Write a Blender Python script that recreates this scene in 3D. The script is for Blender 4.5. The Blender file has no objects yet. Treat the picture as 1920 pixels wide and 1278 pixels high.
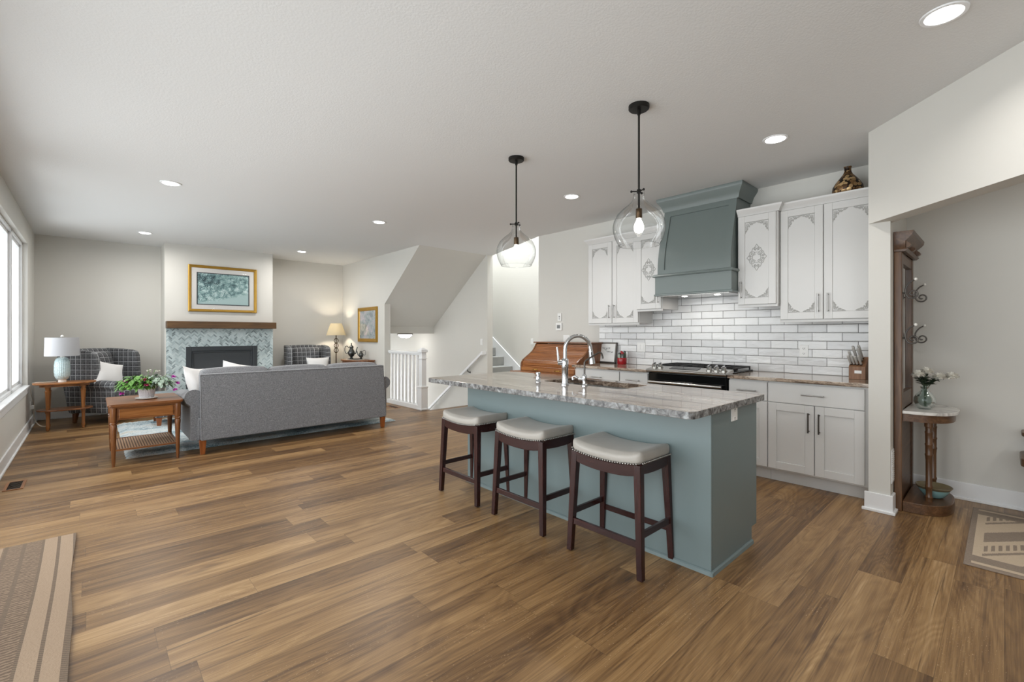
import bpy, bmesh, math, random
from mathutils import Vector, Matrix
R = math.radians
rnd = random.Random(7)
S = bpy.context.scene
COL = S.collection

# ------------------------------------------------------------------ camera, world, lights, exposure
CEIL = 2.785
cd = bpy.data.cameras.new('camera'); cam = bpy.data.objects.new('camera', cd); COL.objects.link(cam)
cd.sensor_width = 36; cd.lens = 36 * 854.0 / 1920; cd.shift_y = -14 / 1920; cd.clip_start = .02
cam.location = (0, 0, 1.30); cam.rotation_euler = (R(90), 0, -R(42.771))
S.camera = cam
S.view_settings.view_transform = 'Standard'; S.view_settings.look = 'None'
S.view_settings.gamma = 1; S.view_settings.use_curve_mapping = False
S.view_settings.exposure = 0.02
S.cycles.use_denoising = True
S.cycles.max_bounces = 10; S.cycles.diffuse_bounces = 5; S.cycles.glossy_bounces = 4
S.cycles.transparent_max_bounces = 16; S.cycles.transmission_bounces = 8
S.cycles.sample_clamp_indirect = 6.0
S.cycles.caustics_reflective = False; S.cycles.caustics_refractive = False

SKY = 4.5          # daylight through the windows
CAN_W = 6.0       # watts of each recessed can
w = bpy.data.worlds.new('sky'); S.world = w; w.use_nodes = True
bg = w.node_tree.nodes['Background']; bg.inputs[0].default_value = (0.945, 0.975, 1.0, 1); bg.inputs[1].default_value = SKY
# added world glow from below to lift the ceiling, here equal to the sky
_t = w.node_tree; _tc = _t.nodes.new('ShaderNodeTexCoord'); _sp = _t.nodes.new('ShaderNodeSeparateXYZ'); _mr = _t.nodes.new('ShaderNodeMapRange')
_t.links.new(_tc.outputs['Generated'], _sp.inputs[0]); _t.links.new(_sp.outputs[2], _mr.inputs[0])
_mr.inputs[1].default_value = -.25; _mr.inputs[2].default_value = .1; _mr.inputs[3].default_value = SKY * 1.0; _mr.inputs[4].default_value = SKY
_t.links.new(_mr.outputs[0], bg.inputs[1])

def portal(y0, y1, z0, z1, x=-.76):
    l = bpy.data.lights.new('window_portal', 'AREA'); l.shape = 'RECTANGLE'; l.size = z1 - z0; l.size_y = y1 - y0
    l.cycles.is_portal = True
    o = bpy.data.objects.new('window_portal', l); COL.objects.link(o)
    o.location = (x, (y0 + y1) / 2, (z0 + z1) / 2); o.rotation_euler = (0, -R(90), 0)
WINS = [(5.52, 8.83, .61, 2.50), (.7, 5.3, .02, 2.50), (-2.5, .3, .61, 2.50)]  # second and third openings are unseen, sized to even out the daylight
for a in WINS: portal(*a)

def lamp(name, kind, loc, power, color=(1, 1, 1), parent=None, rot=(0, 0, 0), **kw):
    l = bpy.data.lights.new(name, kind); l.energy = power; l.color = color
    for k, v in kw.items(): setattr(l, k, v)
    o = bpy.data.objects.new(name, l); COL.objects.link(o); o.rotation_euler = rot
    if parent: o.parent = parent; o.location = Vector(loc) - parent.location
    else: o.location = loc
    return o

# ------------------------------------------------------------------ node helper
class NT:
    def __init__(s, name):
        s.m = bpy.data.materials.new(name); s.m.use_nodes = True
        s.t = s.m.node_tree; s.t.nodes.clear()
        s.out = s.t.nodes.new('ShaderNodeOutputMaterial')
        s.tc = None
    def n(s, typ, ins=None, **at):
        nd = s.t.nodes.new('ShaderNode' + typ)
        for k, v in at.items(): setattr(nd, k, v)
        for k, v in (ins or {}).items(): s.set(nd.inputs[k], v)
        return nd
    def set(s, inp, v):
        if isinstance(v, bpy.types.NodeSocket): s.t.links.new(v, inp)
        elif isinstance(v, bpy.types.Node): s.t.links.new(v.outputs[0], inp)
        else:
            if inp.type == 'RGBA' and len(v) == 3: v = (*v, 1)
            inp.default_value = v
    def co(s, which='Object'):
        if not s.tc: s.tc = s.n('TexCoord')
        return s.tc.outputs[which]
    def math(s, op, a, b=None, c=None):
        nd = s.n('Math', operation=op); s.set(nd.inputs[0], a)
        if b is not None: s.set(nd.inputs[1], b)
        if c is not None: s.set(nd.inputs[2], c)
        return nd.outputs[0]
    def vec(s, x, y, z):
        nd = s.n('CombineXYZ'); s.set(nd.inputs[0], x); s.set(nd.inputs[1], y); s.set(nd.inputs[2], z); return nd.outputs[0]
    def sep(s, v):
        nd = s.n('SeparateXYZ'); s.set(nd.inputs[0], v); return nd.outputs
    def scale(s, v, sc):
        nd = s.n('VectorMath', operation='MULTIPLY'); s.set(nd.inputs[0], v); nd.inputs[1].default_value = sc; return nd.outputs[0]
    def noise(s, v, scale, detail=3, rough=.5, dist=0):
        nd = s.n('TexNoise', {'Vector': v, 'Scale': scale, 'Detail': detail, 'Roughness': rough, 'Distortion': dist}); return nd.outputs[0]
    def ramp(s, f, stops, interp='LINEAR'):
        nd = s.n('ValToRGB'); s.set(nd.inputs[0], f); cr = nd.color_ramp; cr.interpolation = interp
        while len(cr.elements) < len(stops): cr.elements.new(.5)
        for e, (p, c) in zip(cr.elements, stops):
            e.position = p; e.color = (*c, 1) if len(c) == 3 else c
        return nd.outputs[0]
    def mix(s, f, a, b, mode='MIX'):
        nd = s.n('Mix', data_type='RGBA', blend_type=mode)
        s.set(nd.inputs[0], f); s.set(nd.inputs[6], a); s.set(nd.inputs[7], b); return nd.outputs[2]
    def bump(s, h, strength=.2, dist=.01):
        nd = s.n('Bump', {'Height': h, 'Strength': strength, 'Distance': dist}); return nd.outputs[0]
    def pbr(s, base, rough=.5, metal=0, normal=None, **kw):
        b = s.n('BsdfPrincipled', {'Base Color': base, 'Roughness': rough, 'Metallic': metal})
        if normal is not None: s.set(b.inputs['Normal'], normal)
        for k, v in kw.items(): s.set(b.inputs[k.replace('_', ' ')], v)
        s.t.links.new(b.outputs[0], s.out.inputs[0]); return s.m
def g(v):   # srgb 0-255 to linear
    return tuple(((c / 255) / 12.92 if c / 255 <= .04045 else ((c / 255 + .055) / 1.055) ** 2.4) for c in v)

M = {}
def plain(name, rgb, rough=.5, metal=0, bump=None, var=.0, **kw):
    t = NT(name); base = g(rgb); nrm = None
    if var:
        nz = t.noise(t.co(), 6, 3)
        base = t.mix(nz, tuple(c * (1 - var) for c in base), tuple(min(1, c * (1 + var)) for c in base))
    if bump: nrm = t.bump(t.noise(t.co(), bump[0], 4), bump[1], bump[2])
    M[name] = t.pbr(base, rough, metal, nrm, **kw); return M[name]

plain('wall_paint', (210, 208, 202), .75, bump=(180, .08, .003), var=.01)
plain('white_trim', (232, 233, 234), .38, var=.01)
plain('cabinet_white', (212, 211, 209), .34, var=.012)
plain('cabinet_glaze', (188, 187, 184), .5, var=.1)
plain('sage_paint', (110, 124, 125), .36, var=.02)
plain('hood_paint', (112, 122, 120), .36, var=.02)
plain('chrome', (205, 207, 210), .08, 1)
plain('nickel', (165, 163, 160), .28, 1, var=.03)
plain('dark_nickel', (92, 88, 84), .35, 1, var=.03)
plain('steel', (190, 188, 184), .22, 1, var=.02)
plain('black_metal', (34, 32, 30), .45, .6, var=.1)
plain('black_gloss', (10, 10, 11), .08, var=.05)
plain('cast_iron', (26, 26, 27), .55, .3, bump=(90, .2, .003))
plain('slate_metal', (70, 74, 78), .45, .4, var=.05)
plain('reflection_grey_glass', (74, 77, 80), .16, var=.05)  # opaque grey stands in for the room reflected in the fireplace glass
plain('firebox_grey', (128, 130, 132), .7, bump=(40, .3, .01), var=.12)
plain('knife_steel', (196, 194, 190), .38, .25, var=.05)
plain('brass', (176, 140, 70), .28, 1, var=.06)
plain('gold_frame', (186, 146, 66), .36, .75, bump=(60, .12, .004), var=.15)
plain('bronze', (74, 58, 42), .35, .9, var=.15)
plain('mat_board', (225, 222, 218), .8, var=.01)
plain('plastic_white', (235, 235, 233), .35, var=.005)
plain('plastic_grey', (120, 122, 122), .4, var=.02)
plain('dark_slot', (30, 30, 30), .6, var=.02)
plain('linen_shade', (176, 176, 179), .85, bump=(400, .15, .002), var=.01)
plain('ivory_ceramic', (238, 236, 230), .15, var=.01)
plain('soil', (52, 40, 30), .95, bump=(60, .5, .01), var=.2)
plain('white_cloth', (228, 227, 226), .9, bump=(120, .3, .004), var=.02)
plain('grey_cloth', (150, 158, 160), .9, bump=(160, .3, .003), var=.04)
plain('marker_black', (25, 25, 28), .5, var=.02)
plain('red_gloss', (150, 22, 30), .15, var=.05)
plain('ottoman_cloth', (118, 128, 131), .9, bump=(150, .3, .003), var=.06)
plain('carpet_stair', (158, 158, 154), .95, bump=(220, .6, .006), var=.06)
plain('pewter', (98, 100, 100), .25, .95, bump=(90, .35, .004), var=.25)
plain('petal_white', (236, 233, 224), .7, var=.03)
plain('petal_magenta', (196, 56, 176), .6, var=.2)
plain('petal_pink', (190, 60, 110), .6, var=.2)
plain('teal_glaze', (136, 176, 178), .2, var=.06)
plain('olive_glaze', (118, 108, 84), .2, var=.4)
plain('cord_white', (214, 205, 190), .6, var=.02)
plain('doily', (226, 222, 212), .95, bump=(300, .5, .003), var=.03)
plain('mirror', (225, 228, 228), .03, 1)

def ceiling_mat():
    t = NT('ceiling_texture'); n1 = t.noise(t.co(), 85, 4, .6)
    h = t.ramp(n1, [(.42, (0, 0, 0)), (.6, (1, 1, 1))])
    M['ceiling'] = t.pbr(g((220, 220, 219)), .9, 0, t.bump(h, .13, .004))
ceiling_mat()

def wood(name, dark, mid, light, axis='X', grain=14, rough=.35, spec=.5, bump=.05):
    t = NT(name); sc = {'X': (1.2, grain, grain), 'Y': (grain, 1.2, grain), 'Z': (grain, grain, 1.2)}[axis]
    v = t.scale(t.co(), sc)
    n1 = t.noise(v, 1.6, 6, .6, 1.0); n2 = t.noise(t.scale(t.co(), tuple(4 * a for a in sc)), 2.0, 4, .6)
    f = t.math('ADD', t.math('MULTIPLY', n1, .75), t.math('MULTIPLY', n2, .25))
    c = t.ramp(f, [(.3, g(dark)), (.5, g(mid)), (.7, g(light))])
    M[name] = t.pbr(c, rough, 0, t.bump(f, bump, .003))
for ax in 'XYZ':
    wood('oak_' + ax, (104, 62, 28), (146, 92, 46), (178, 122, 68), ax, 14, .28)
    wood('walnut_' + ax, (80, 46, 24), (120, 74, 40), (154, 104, 62), ax, 16, .3)
    wood('mahogany_' + ax, (30, 12, 12), (46, 20, 19), (62, 28, 25), ax, 14, .25)
    wood('tree_wood_' + ax, (62, 42, 27), (94, 65, 42), (122, 89, 60), ax, 16, .32)
wood('mantel_wood', (70, 50, 32), (92, 66, 40), (108, 80, 50), 'X', 12, .45)
wood('leg_wood', (112, 60, 26), (146, 82, 40), (166, 98, 52), 'Z', 14, .3)
wood('desk_wood', (96, 54, 24), (138, 84, 42), (164, 106, 58), 'Y', 12, .3)
wood('block_wood', (104, 70, 46), (130, 92, 64), (150, 110, 80), 'Z', 20, .45)

def floor_mat():
    t = NT('plank_floor'); x, y, z = t.sep(t.co())[:3]
    W, L = .182, 1.22
    yr = t.math('DIVIDE', y, W); row = t.math('FLOOR', yr)
    r1 = t.n('TexWhiteNoise', {'W': row}, noise_dimensions='1D').outputs[0]
    xs = t.math('ADD', t.math('DIVIDE', x, L), t.math('MULTIPLY', r1, 7.3)); colm = t.math('FLOOR', xs)
    idn = t.n('TexWhiteNoise', {'Vector': t.vec(row, colm, 3.1)}, noise_dimensions='3D'); val = idn.outputs[0]
    r, gg, b = t.n('SeparateColor', {0: idn.outputs[1]}).outputs[:3]
    gv = t.vec(t.math('MULTIPLY_ADD', val, 41, x), t.math('MULTIPLY_ADD', y, 5.5, t.math('MULTIPLY', gg, 30)), t.math('MULTIPLY', b, 20))
    gv1 = t.vec(t.math('MULTIPLY_ADD', val, 41, t.math('MULTIPLY', x, .62)), t.math('MULTIPLY_ADD', y, 8.5, t.math('MULTIPLY', gg, 30)), t.math('MULTIPLY', b, 20))
    n1 = t.noise(gv1, 1.5, 5, .6, .7)
    gv2 = t.vec(t.math('MULTIPLY_ADD', val, 17, x), t.math('MULTIPLY_ADD', y, 75, t.math('MULTIPLY', gg, 60)), 0.)
    n2 = t.noise(gv2, 2.0, 5, .7, .2)
    dk = t.n('MapRange', {'Value': t.noise(t.vec(t.math('MULTIPLY_ADD', val, 31, t.math('MULTIPLY', x, .8)), t.math('MULTIPLY_ADD', y, 26, t.math('MULTIPLY', r, 50)), 2.), 1.3, 4, .6, .5), 'From Min': .56, 'From Max': .70, 'To Min': 0., 'To Max': .62}, interpolation_type='SMOOTHSTEP').outputs[0]
    gv3 = t.vec(t.math('MULTIPLY_ADD', val, 23, t.math('MULTIPLY', x, .55)), t.math('MULTIPLY_ADD', y, 3.6, t.math('MULTIPLY', gg, 40)), t.math('MULTIPLY', b, 13))
    rn = t.noise(gv3, 1.1, 2, .5, .8)
    ring = t.math('ABSOLUTE', t.math('SUBTRACT', t.math('FRACT', t.math('MULTIPLY', rn, 17)), .5))
    f = t.math('ADD', t.math('MULTIPLY', n1, .46), t.math('MULTIPLY', n2, .36))
    f = t.math('ADD', f, t.math('MULTIPLY', ring, .12))
    f = t.math('ADD', f, t.math('MULTIPLY_ADD', val, .19, -.035))
    c = t.ramp(f, [(.27, g((58, 40, 24))), (.40, g((103, 75, 46))), (.52, g((139, 107, 69))), (.64, g((168, 135, 92))), (.78, g((204, 172, 130)))])
    c = t.mix(dk, c, g((72, 50, 34)))
    # sparse dark knots and pale ray flecks
    vo = t.n('TexVoronoi', {'Vector': t.vec(t.math('MULTIPLY_ADD', val, 9, t.math('MULTIPLY', x, .8)), t.math('MULTIPLY', y, 3.2), 0.), 'Scale': 1.9}, distance='EUCLIDEAN').outputs['Distance']
    knot = t.n('MapRange', {'Value': vo, 'From Min': .02, 'From Max': .16, 'To Min': .5, 'To Max': 0.}, interpolation_type='SMOOTHSTEP').outputs[0]
    c = t.mix(knot, c, g((84, 62, 46)))
    fl = t.math('GREATER_THAN', t.noise(t.vec(t.math('MULTIPLY', x, 60), t.math('MULTIPLY', y, 300), 0.), 1.0, 2, .5), .69)
    fl = t.math('MULTIPLY', fl, t.math('GREATER_THAN', t.noise(gv, 1.1, 2), .56))
    c = t.mix(t.math('MULTIPLY', fl, .55), c, g((226, 202, 168)))
    tint = t.mix(t.math('MULTIPLY', r, .35), c, t.mix(1.0, c, g((225, 215, 210)), 'MULTIPLY'))
    fy = t.math('ABSOLUTE', t.math('SUBTRACT', t.math('FRACT', yr), .5)); fx = t.math('ABSOLUTE', t.math('SUBTRACT', t.math('FRACT', xs), .5))
    gap = t.math('MAXIMUM', t.math('GREATER_THAN', fy, .4955), t.math('GREATER_THAN', fx, .4993))
    c2 = t.mix(t.math('MULTIPLY', gap, .5), tint, g((48, 34, 24)))
    rough = t.math('MULTIPLY_ADD', n2, .16, .30)
    h = t.math('SUBTRACT', t.math('MULTIPLY', n2, .4), gap)
    M['floor'] = t.pbr(c2, rough, 0, t.bump(h, .12, .002), Specular_IOR_Level=.5)
floor_mat()

def granite(name, ax):
    t = NT(name); x, y, z = t.sep(t.co())[:3]
    along, across = (y, x)
    warp = t.noise(t.co(), 2.2, 4, .6)
    v = t.vec(t.math('MULTIPLY_ADD', warp, .22, t.math('MULTIPLY', across, 1.0)), t.math('MULTIPLY', along, .07), t.math('MULTIPLY', z, .9))
    b = t.noise(v, 13, 6, .62, .5); f2 = t.noise(t.scale(t.co(), (1, .45, 1)), 45, 5, .7, .6)
    f = t.math('ADD', t.math('MULTIPLY', b, .80), t.math('MULTIPLY', f2, .20))
    c = t.ramp(f, [(.36, g((56, 48, 44))), (.44, g((112, 95, 82))), (.50, g((178, 160, 142))), (.535, g((118, 102, 89))), (.59, g((200, 187, 172))), (.68, g((92, 84, 79)))])
    M[name] = t.pbr(c, .15, 0, None, Specular_IOR_Level=.3, Coat_Weight=.4, Coat_Roughness=.015, Coat_IOR=1.5)
granite('granite', 'Y')
def edge_granite():
    t = NT('granite_edge'); n1 = t.noise(t.co(), 26, 6, .65, .5)
    c = t.ramp(n1, [(.36, g((50, 50, 52))), (.48, g((104, 102, 100))), (.58, g((136, 137, 137))), (.7, g((170, 172, 172)))])
    M['granite_edge'] = t.pbr(c, .25, 0, t.bump(n1, .3, .005))
edge_granite()

def tile_mat():
    t = NT('subway_tile'); x, y, z = t.sep(t.co())[:3]
    H, L = .0786, .2365
    zr = t.math('DIVIDE', t.math('SUBTRACT', z, .9145), H); row = t.math('FLOOR', zr)
    par = t.math('MODULO', t.math('ADD', row, 10), 2)
    yr = t.math('ADD', t.math('DIVIDE', t.math('SUBTRACT', y, 2.42), L), t.math('MULTIPLY', par, .5)); colm = t.math('FLOOR', yr)
    wn = t.n('TexWhiteNoise', {'Vector': t.vec(row, colm, 1.7)}, noise_dimensions='3D')
    dz = t.math('MULTIPLY', t.math('SUBTRACT', .5, t.math('ABSOLUTE', t.math('SUBTRACT', t.math('FRACT', zr), .5))), H)
    dy = t.math('MULTIPLY', t.math('SUBTRACT', .5, t.math('ABSOLUTE', t.math('SUBTRACT', t.math('FRACT', yr), .5))), L)
    wob = t.math('MULTIPLY', t.math('SUBTRACT', t.noise(t.co(), 70, 2), .5), .0012)
    d = t.math('ADD', t.math('MINIMUM', dz, dy), wob)
    grout = t.math('LESS_THAN', d, .0019)
    c = t.ramp(wn.outputs[0], [(0, g((212, 212, 212))), (.6, g((226, 226, 226))), (1, g((236, 236, 235)))])
    c = t.mix(t.noise(t.co(), 16, 3), c, t.mix(1., c, (.9, .905, .91), 'MULTIPLY'))
    c = t.mix(grout, c, g((86, 85, 85)))
    edge = t.n('MapRange', {'Value': d, 'From Min': 0., 'From Max': .009}, interpolation_type='SMOOTHSTEP').outputs[0]
    wav = t.noise(t.vec(x, t.math('MULTIPLY', y, 1.0), t.math('ADD', t.math('MULTIPLY', z, 2.2), t.math('MULTIPLY', wn.outputs[0], 9))), 13, 3, .5)
    h = t.math('ADD', t.math('MULTIPLY', edge, .5), t.math('MULTIPLY', wav, 1.1))
    rg = t.math('MULTIPLY_ADD', grout, .6, .1)
    M['tile'] = t.pbr(c, rg, 0, t.bump(h, .55, .006))
tile_mat()

def herring():
    t = NT('herringbone_tile'); x, y, z = t.sep(t.co())[:3]
    wd, n = .021, 3
    k = .70711 / wd
    u = t.math('MULTIPLY', t.math('ADD', x, z), k); v = t.math('MULTIPLY', t.math('SUBTRACT', z, x), k)
    u = t.math('ADD', u, 400); v = t.math('ADD', v, 400)
    i = t.math('FLOOR', u); j = t.math('FLOOR', v)
    kk = t.math('MODULO', t.math('ADD', t.math('SUBTRACT', i, j), 600), 2 * n)
    hz = t.math('LESS_THAN', kk, n - .5)
    a1 = t.math('SUBTRACT', i, kk); b2 = t.math('SUBTRACT', j, t.math('SUBTRACT', 2 * n - 1, kk))
    def sel(p, q): return t.math('ADD', t.math('MULTIPLY', hz, p), t.math('MULTIPLY', t.math('SUBTRACT', 1, hz), q))
    oi = sel(a1, i); oj = sel(j, b2)
    lu = t.math('SUBTRACT', u, oi); lv = t.math('SUBTRACT', v, oj)
    su = sel(float(n), 1.); sv = sel(1., float(n))
    d = t.math('MINIMUM', t.math('MINIMUM', lu, t.math('SUBTRACT', su, lu)), t.math('MINIMUM', lv, t.math('SUBTRACT', sv, lv)))
    wn = t.n('TexWhiteNoise', {'Vector': t.vec(oi, oj, hz)}, noise_dimensions='3D').outputs[0]
    c = t.ramp(wn, [(0, g((104, 116, 120))), (.14, g((140, 152, 156))), (.32, g((180, 197, 200))), (.55, g((202, 217, 219))), (1, g((220, 231, 231)))])
    c = t.mix(t.math('MULTIPLY', t.noise(t.co(), 60, 3), .5), c, g((170, 186, 190)))
    c = t.mix(t.math('LESS_THAN', d, .06), c, g((196, 206, 206)))
    M['herringbone'] = t.pbr(c, .22, 0, t.bump(t.math('MINIMUM', d, .15), .3, .01))
herring()

def plaid():
    t = NT('plaid_fabric'); x, y, z = t.sep(t.co())[:3]; nx, ny, nz = t.sep(t.co('Normal'))[:3]
    def ln(c, off, nn, s=.078, wd=.10):
        fr = t.math('FRACT', t.math('ADD', t.math('DIVIDE', c, s), off))
        l = t.math('MULTIPLY', t.math('LESS_THAN', fr, wd), .8)
        fr2 = t.math('FRACT', t.math('ADD', t.math('DIVIDE', c, s), off + .5)); l2 = t.math('MULTIPLY', t.math('LESS_THAN', fr2, .35), .10)
        return t.math('MULTIPLY', t.math('ADD', l, l2), t.math('LESS_THAN', t.math('ABSOLUTE', nn), .72))
    m = t.math('MAXIMUM', t.math('MAXIMUM', ln(x, .23, nx), ln(y, .37, ny)), ln(z, .11, nz))
    wv = t.noise(t.co(), 260, 2)
    base = t.mix(wv, g((58, 60, 64)), g((84, 84, 86)))
    c = t.mix(m, base, g((186, 188, 190)))
    M['plaid'] = t.pbr(c, .92, 0, t.bump(wv, .3, .003))
plaid()
def tweed():
    t = NT('tweed_fabric'); n1 = t.noise(t.co(), 260, 3, .8); n2 = t.noise(t.co(), 90, 2)
    f = t.math('ADD', t.math('MULTIPLY', n1, .75), t.math('MULTIPLY', n2, .25))
    c = t.ramp(f, [(.36, g((82, 82, 85))), (.5, g((112, 113, 116))), (.62, g((148, 149, 152)))])
    M['tweed'] = t.pbr(c, .95, 0, t.bump(n1, .4, .003), Sheen_Weight=.2)
tweed()
def leather():
    t = NT('seat_leather'); n1 = t.noise(t.co(), 9, 4); n2 = t.noise(t.co(), 320, 2)
    c = t.mix(n1, g((154, 149, 142)), g((174, 169, 161)))
    M['seat_leather'] = t.pbr(c, .42, 0, t.bump(n2, .1, .002), Sheen_Weight=.15)
leather()
def shag():
    t = NT('shag_rug'); x, y, z = t.sep(t.co())[:3]
    n1 = t.noise(t.scale(t.co(), (.6, 2.2, 1)), 2.4, 4, .6); n2 = t.noise(t.co(), 60, 3, .7)
    f = t.math('ADD', t.math('MULTIPLY', n1, .65), t.math('MULTIPLY', n2, .35))
    c = t.ramp(f, [(.34, g((98, 122, 132))), (.43, g((146, 166, 174))), (.53, g((208, 216, 218))), (.62, g((198, 190, 176)))])
    M['shag'] = t.pbr(c, .98, 0, t.bump(n2, .8, .02))
shag()
def glass(name, tint, edge, refl=1.0, rim=None):
    t = NT(name)
    if rim: tint = t.mix(t.math('POWER', t.n('LayerWeight', {'Blend': .5}).outputs[1], 3.), tint, rim)
    tr = t.n('BsdfTransparent', {'Color': tint}); gl = t.n('BsdfGlossy', {'Color': (1, 1, 1), 'Roughness': .02})
    lw = t.n('LayerWeight', {'Blend': edge})
    m = t.n('MixShader'); t.set(m.inputs[0], t.math('MULTIPLY', lw.outputs[0], refl))
    t.set(m.inputs[1], tr.outputs[0]); t.set(m.inputs[2], gl.outputs[0]); t.t.links.new(m.outputs[0], t.out.inputs[0]); M[name] = t.m
glass('pane_glass', (.97, .98, .98), .15, .6)
glass('globe_glass', (.965, .97, .97), .3, .34, (.55, .56, .56))
glass('vase_glass', (.83, .885, .875), .35, .5, (.55, .63, .62))
glass('picture_glass', (.99, .99, .99), .15, .35)
glass('firebox_glass', (.62, .63, .64), .4, .9)
def emis(name, rgb, st):
    t = NT(name); e = t.n('Emission', {'Color': rgb, 'Strength': st}); t.t.links.new(e.outputs[0], t.out.inputs[0]); M[name] = t.m
emis('can_glow', (1, .98, .95), 14); emis('bulb_glow', (1, .95, .88), 22); emis('dome_glow', (1, .98, .95), 16)
def shade_lit():
    t = NT('lit_shade'); d = t.n('BsdfDiffuse', {'Color': g((238, 230, 208))}); tl = t.n('BsdfTranslucent', {'Color': g((236, 226, 200))})
    m = t.n('MixShader', {0: .55}); t.set(m.inputs[1], d.outputs[0]); t.set(m.inputs[2], tl.outputs[0]); t.t.links.new(m.outputs[0], t.out.inputs[0]); M['lit_shade'] = t.m
shade_lit()
def leafm(name, a, b):
    t = NT(name); M[name] = t.pbr(t.mix(t.noise(t.co(), 30, 2), g(a), g(b)), .5)
leafm('leaf_green', (60, 110, 40), (120, 170, 80)); leafm('leaf_grey', (96, 122, 104), (176, 194, 176)); leafm('leaf_dark', (44, 58, 42), (80, 96, 72))
def painting(name, stops, sc):
    t = NT(name); v = t.scale(t.co(), sc)
    n1 = t.noise(v, 16, 8, .75, .5); n2 = t.noise(v, 4.2, 3, .5)
    f = t.math('ADD', t.math('MULTIPLY', n1, .7), t.math('MULTIPLY', n2, .3))
    if name == 'landscape_print':
        x, y, z = t.sep(t.co())[:3]
        vo = t.n('TexVoronoi', {'Vector': t.co(), 'Scale': 55.}).outputs['Distance']
        dots = t.math('MULTIPLY', t.math('LESS_THAN', vo, .30), t.math('LESS_THAN', t.math('ADD', x, z), .02))
        f = t.math('ADD', f, t.math('MULTIPLY', dots, .13))
        lo = t.n('MapRange', {'Value': t.math('SUBTRACT', t.math('MULTIPLY', x, .25), t.math('ADD', z, t.math('MULTIPLY', n2, .12))), 'From Min': .06, 'From Max': .12, 'To Min': 0., 'To Max': 1.}).outputs[0]
        f = t.math('ADD', f, t.math('MULTIPLY', lo, t.math('SUBTRACT', .56, f)))
        f = t.math('SUBTRACT', f, t.math('MULTIPLY', t.math('LESS_THAN', t.math('ABSOLUTE', t.math('SUBTRACT', z, .16)), .08), t.math('MULTIPLY', t.math('LESS_THAN', x, -.05), .07)))
    M[name] = t.pbr(t.ramp(f, stops), .6)
painting('landscape_print', [(.36, g((50, 70, 76))), (.44, g((96, 126, 130))), (.51, g((140, 174, 174))), (.58, g((192, 216, 216))), (.66, g((226, 238, 236)))], (1, 1, 1))
painting('figure_print', [(.34, g((54, 58, 70))), (.43, g((112, 128, 138))), (.51, g((160, 176, 180))), (.57, g((190, 172, 184))), (.66, g((216, 218, 222)))], (1, .8, .8))
def ceramic_lamp():
    t = NT('lamp_ceramic'); x, y, z = t.sep(t.co())[:3]
    ang = t.math('ARCTAN2', y, x)
    a = t.math('SINE', t.math('ADD', t.math('MULTIPLY', ang, 14), t.math('MULTIPLY', z, 150))); b = t.math('SINE', t.math('SUBTRACT', t.math('MULTIPLY', ang, 14), t.math('MULTIPLY', z, 150)))
    h = t.math('MULTIPLY', a, b)
    c = t.mix(t.math('MULTIPLY_ADD', h, .5, .5), g((176, 200, 204)), g((206, 222, 224)))
    M['lamp_ceramic'] = t.pbr(c, .2, 0, t.bump(h, .4, .006))
    t = NT('pot_ceramic'); x, y, z = t.sep(t.co())[:3]
    ang = t.math('ARCTAN2', y, x)
    a = t.math('SINE', t.math('ADD', t.math('MULTIPLY', ang, 16), t.math('MULTIPLY', z, 220))); b = t.math('SINE', t.math('SUBTRACT', t.math('MULTIPLY', ang, 16), t.math('MULTIPLY', z, 220)))
    h = t.math('MULTIPLY', a, b)
    M['pot_ceramic'] = t.pbr(t.mix(t.math('MULTIPLY_ADD', h, .5, .5), g((204, 202, 208)), g((236, 234, 238))), .3, 0, t.bump(h, .5, .006))
ceramic_lamp()
def mosaic_vase():
    t = NT('mosaic_bronze'); vo = t.n('TexVoronoi', {'Vector': t.co(), 'Scale': 34.})
    wn = t.n('TexWhiteNoise', {'Vector': vo.outputs['Color']}, noise_dimensions='3D').outputs[0]
    c = t.ramp(wn, [(0, g((88, 62, 40))), (.5, g((150, 114, 74))), (1, g((226, 192, 140)))])
    c = t.mix(t.math('GREATER_THAN', vo.outputs['Distance'], .60), c, g((40, 28, 20)))
    M['mosaic_bronze'] = t.pbr(c, .35, .55, t.bump(vo.outputs['Distance'], -.6, .01))
mosaic_vase()
def marble():
    t = NT('marble'); n1 = t.noise(t.co(), 6, 6, .6, 1.5)
    M['marble'] = t.pbr(t.ramp(n1, [(.35, g((176, 172, 168))), (.5, g((222, 219, 214))), (.7, g((236, 234, 230)))]), .2)
marble()
def cane():
    t = NT('cane'); x, y, z = t.sep(t.co())[:3]
    f = t.math('FRACT', t.math('MULTIPLY', x, 46)); c = t.mix(t.math('LESS_THAN', f, .55), g((92, 62, 40)), g((176, 140, 108)))
    M['cane'] = t.pbr(c, .6, 0, t.bump(f, .3, .004))
cane()
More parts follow.
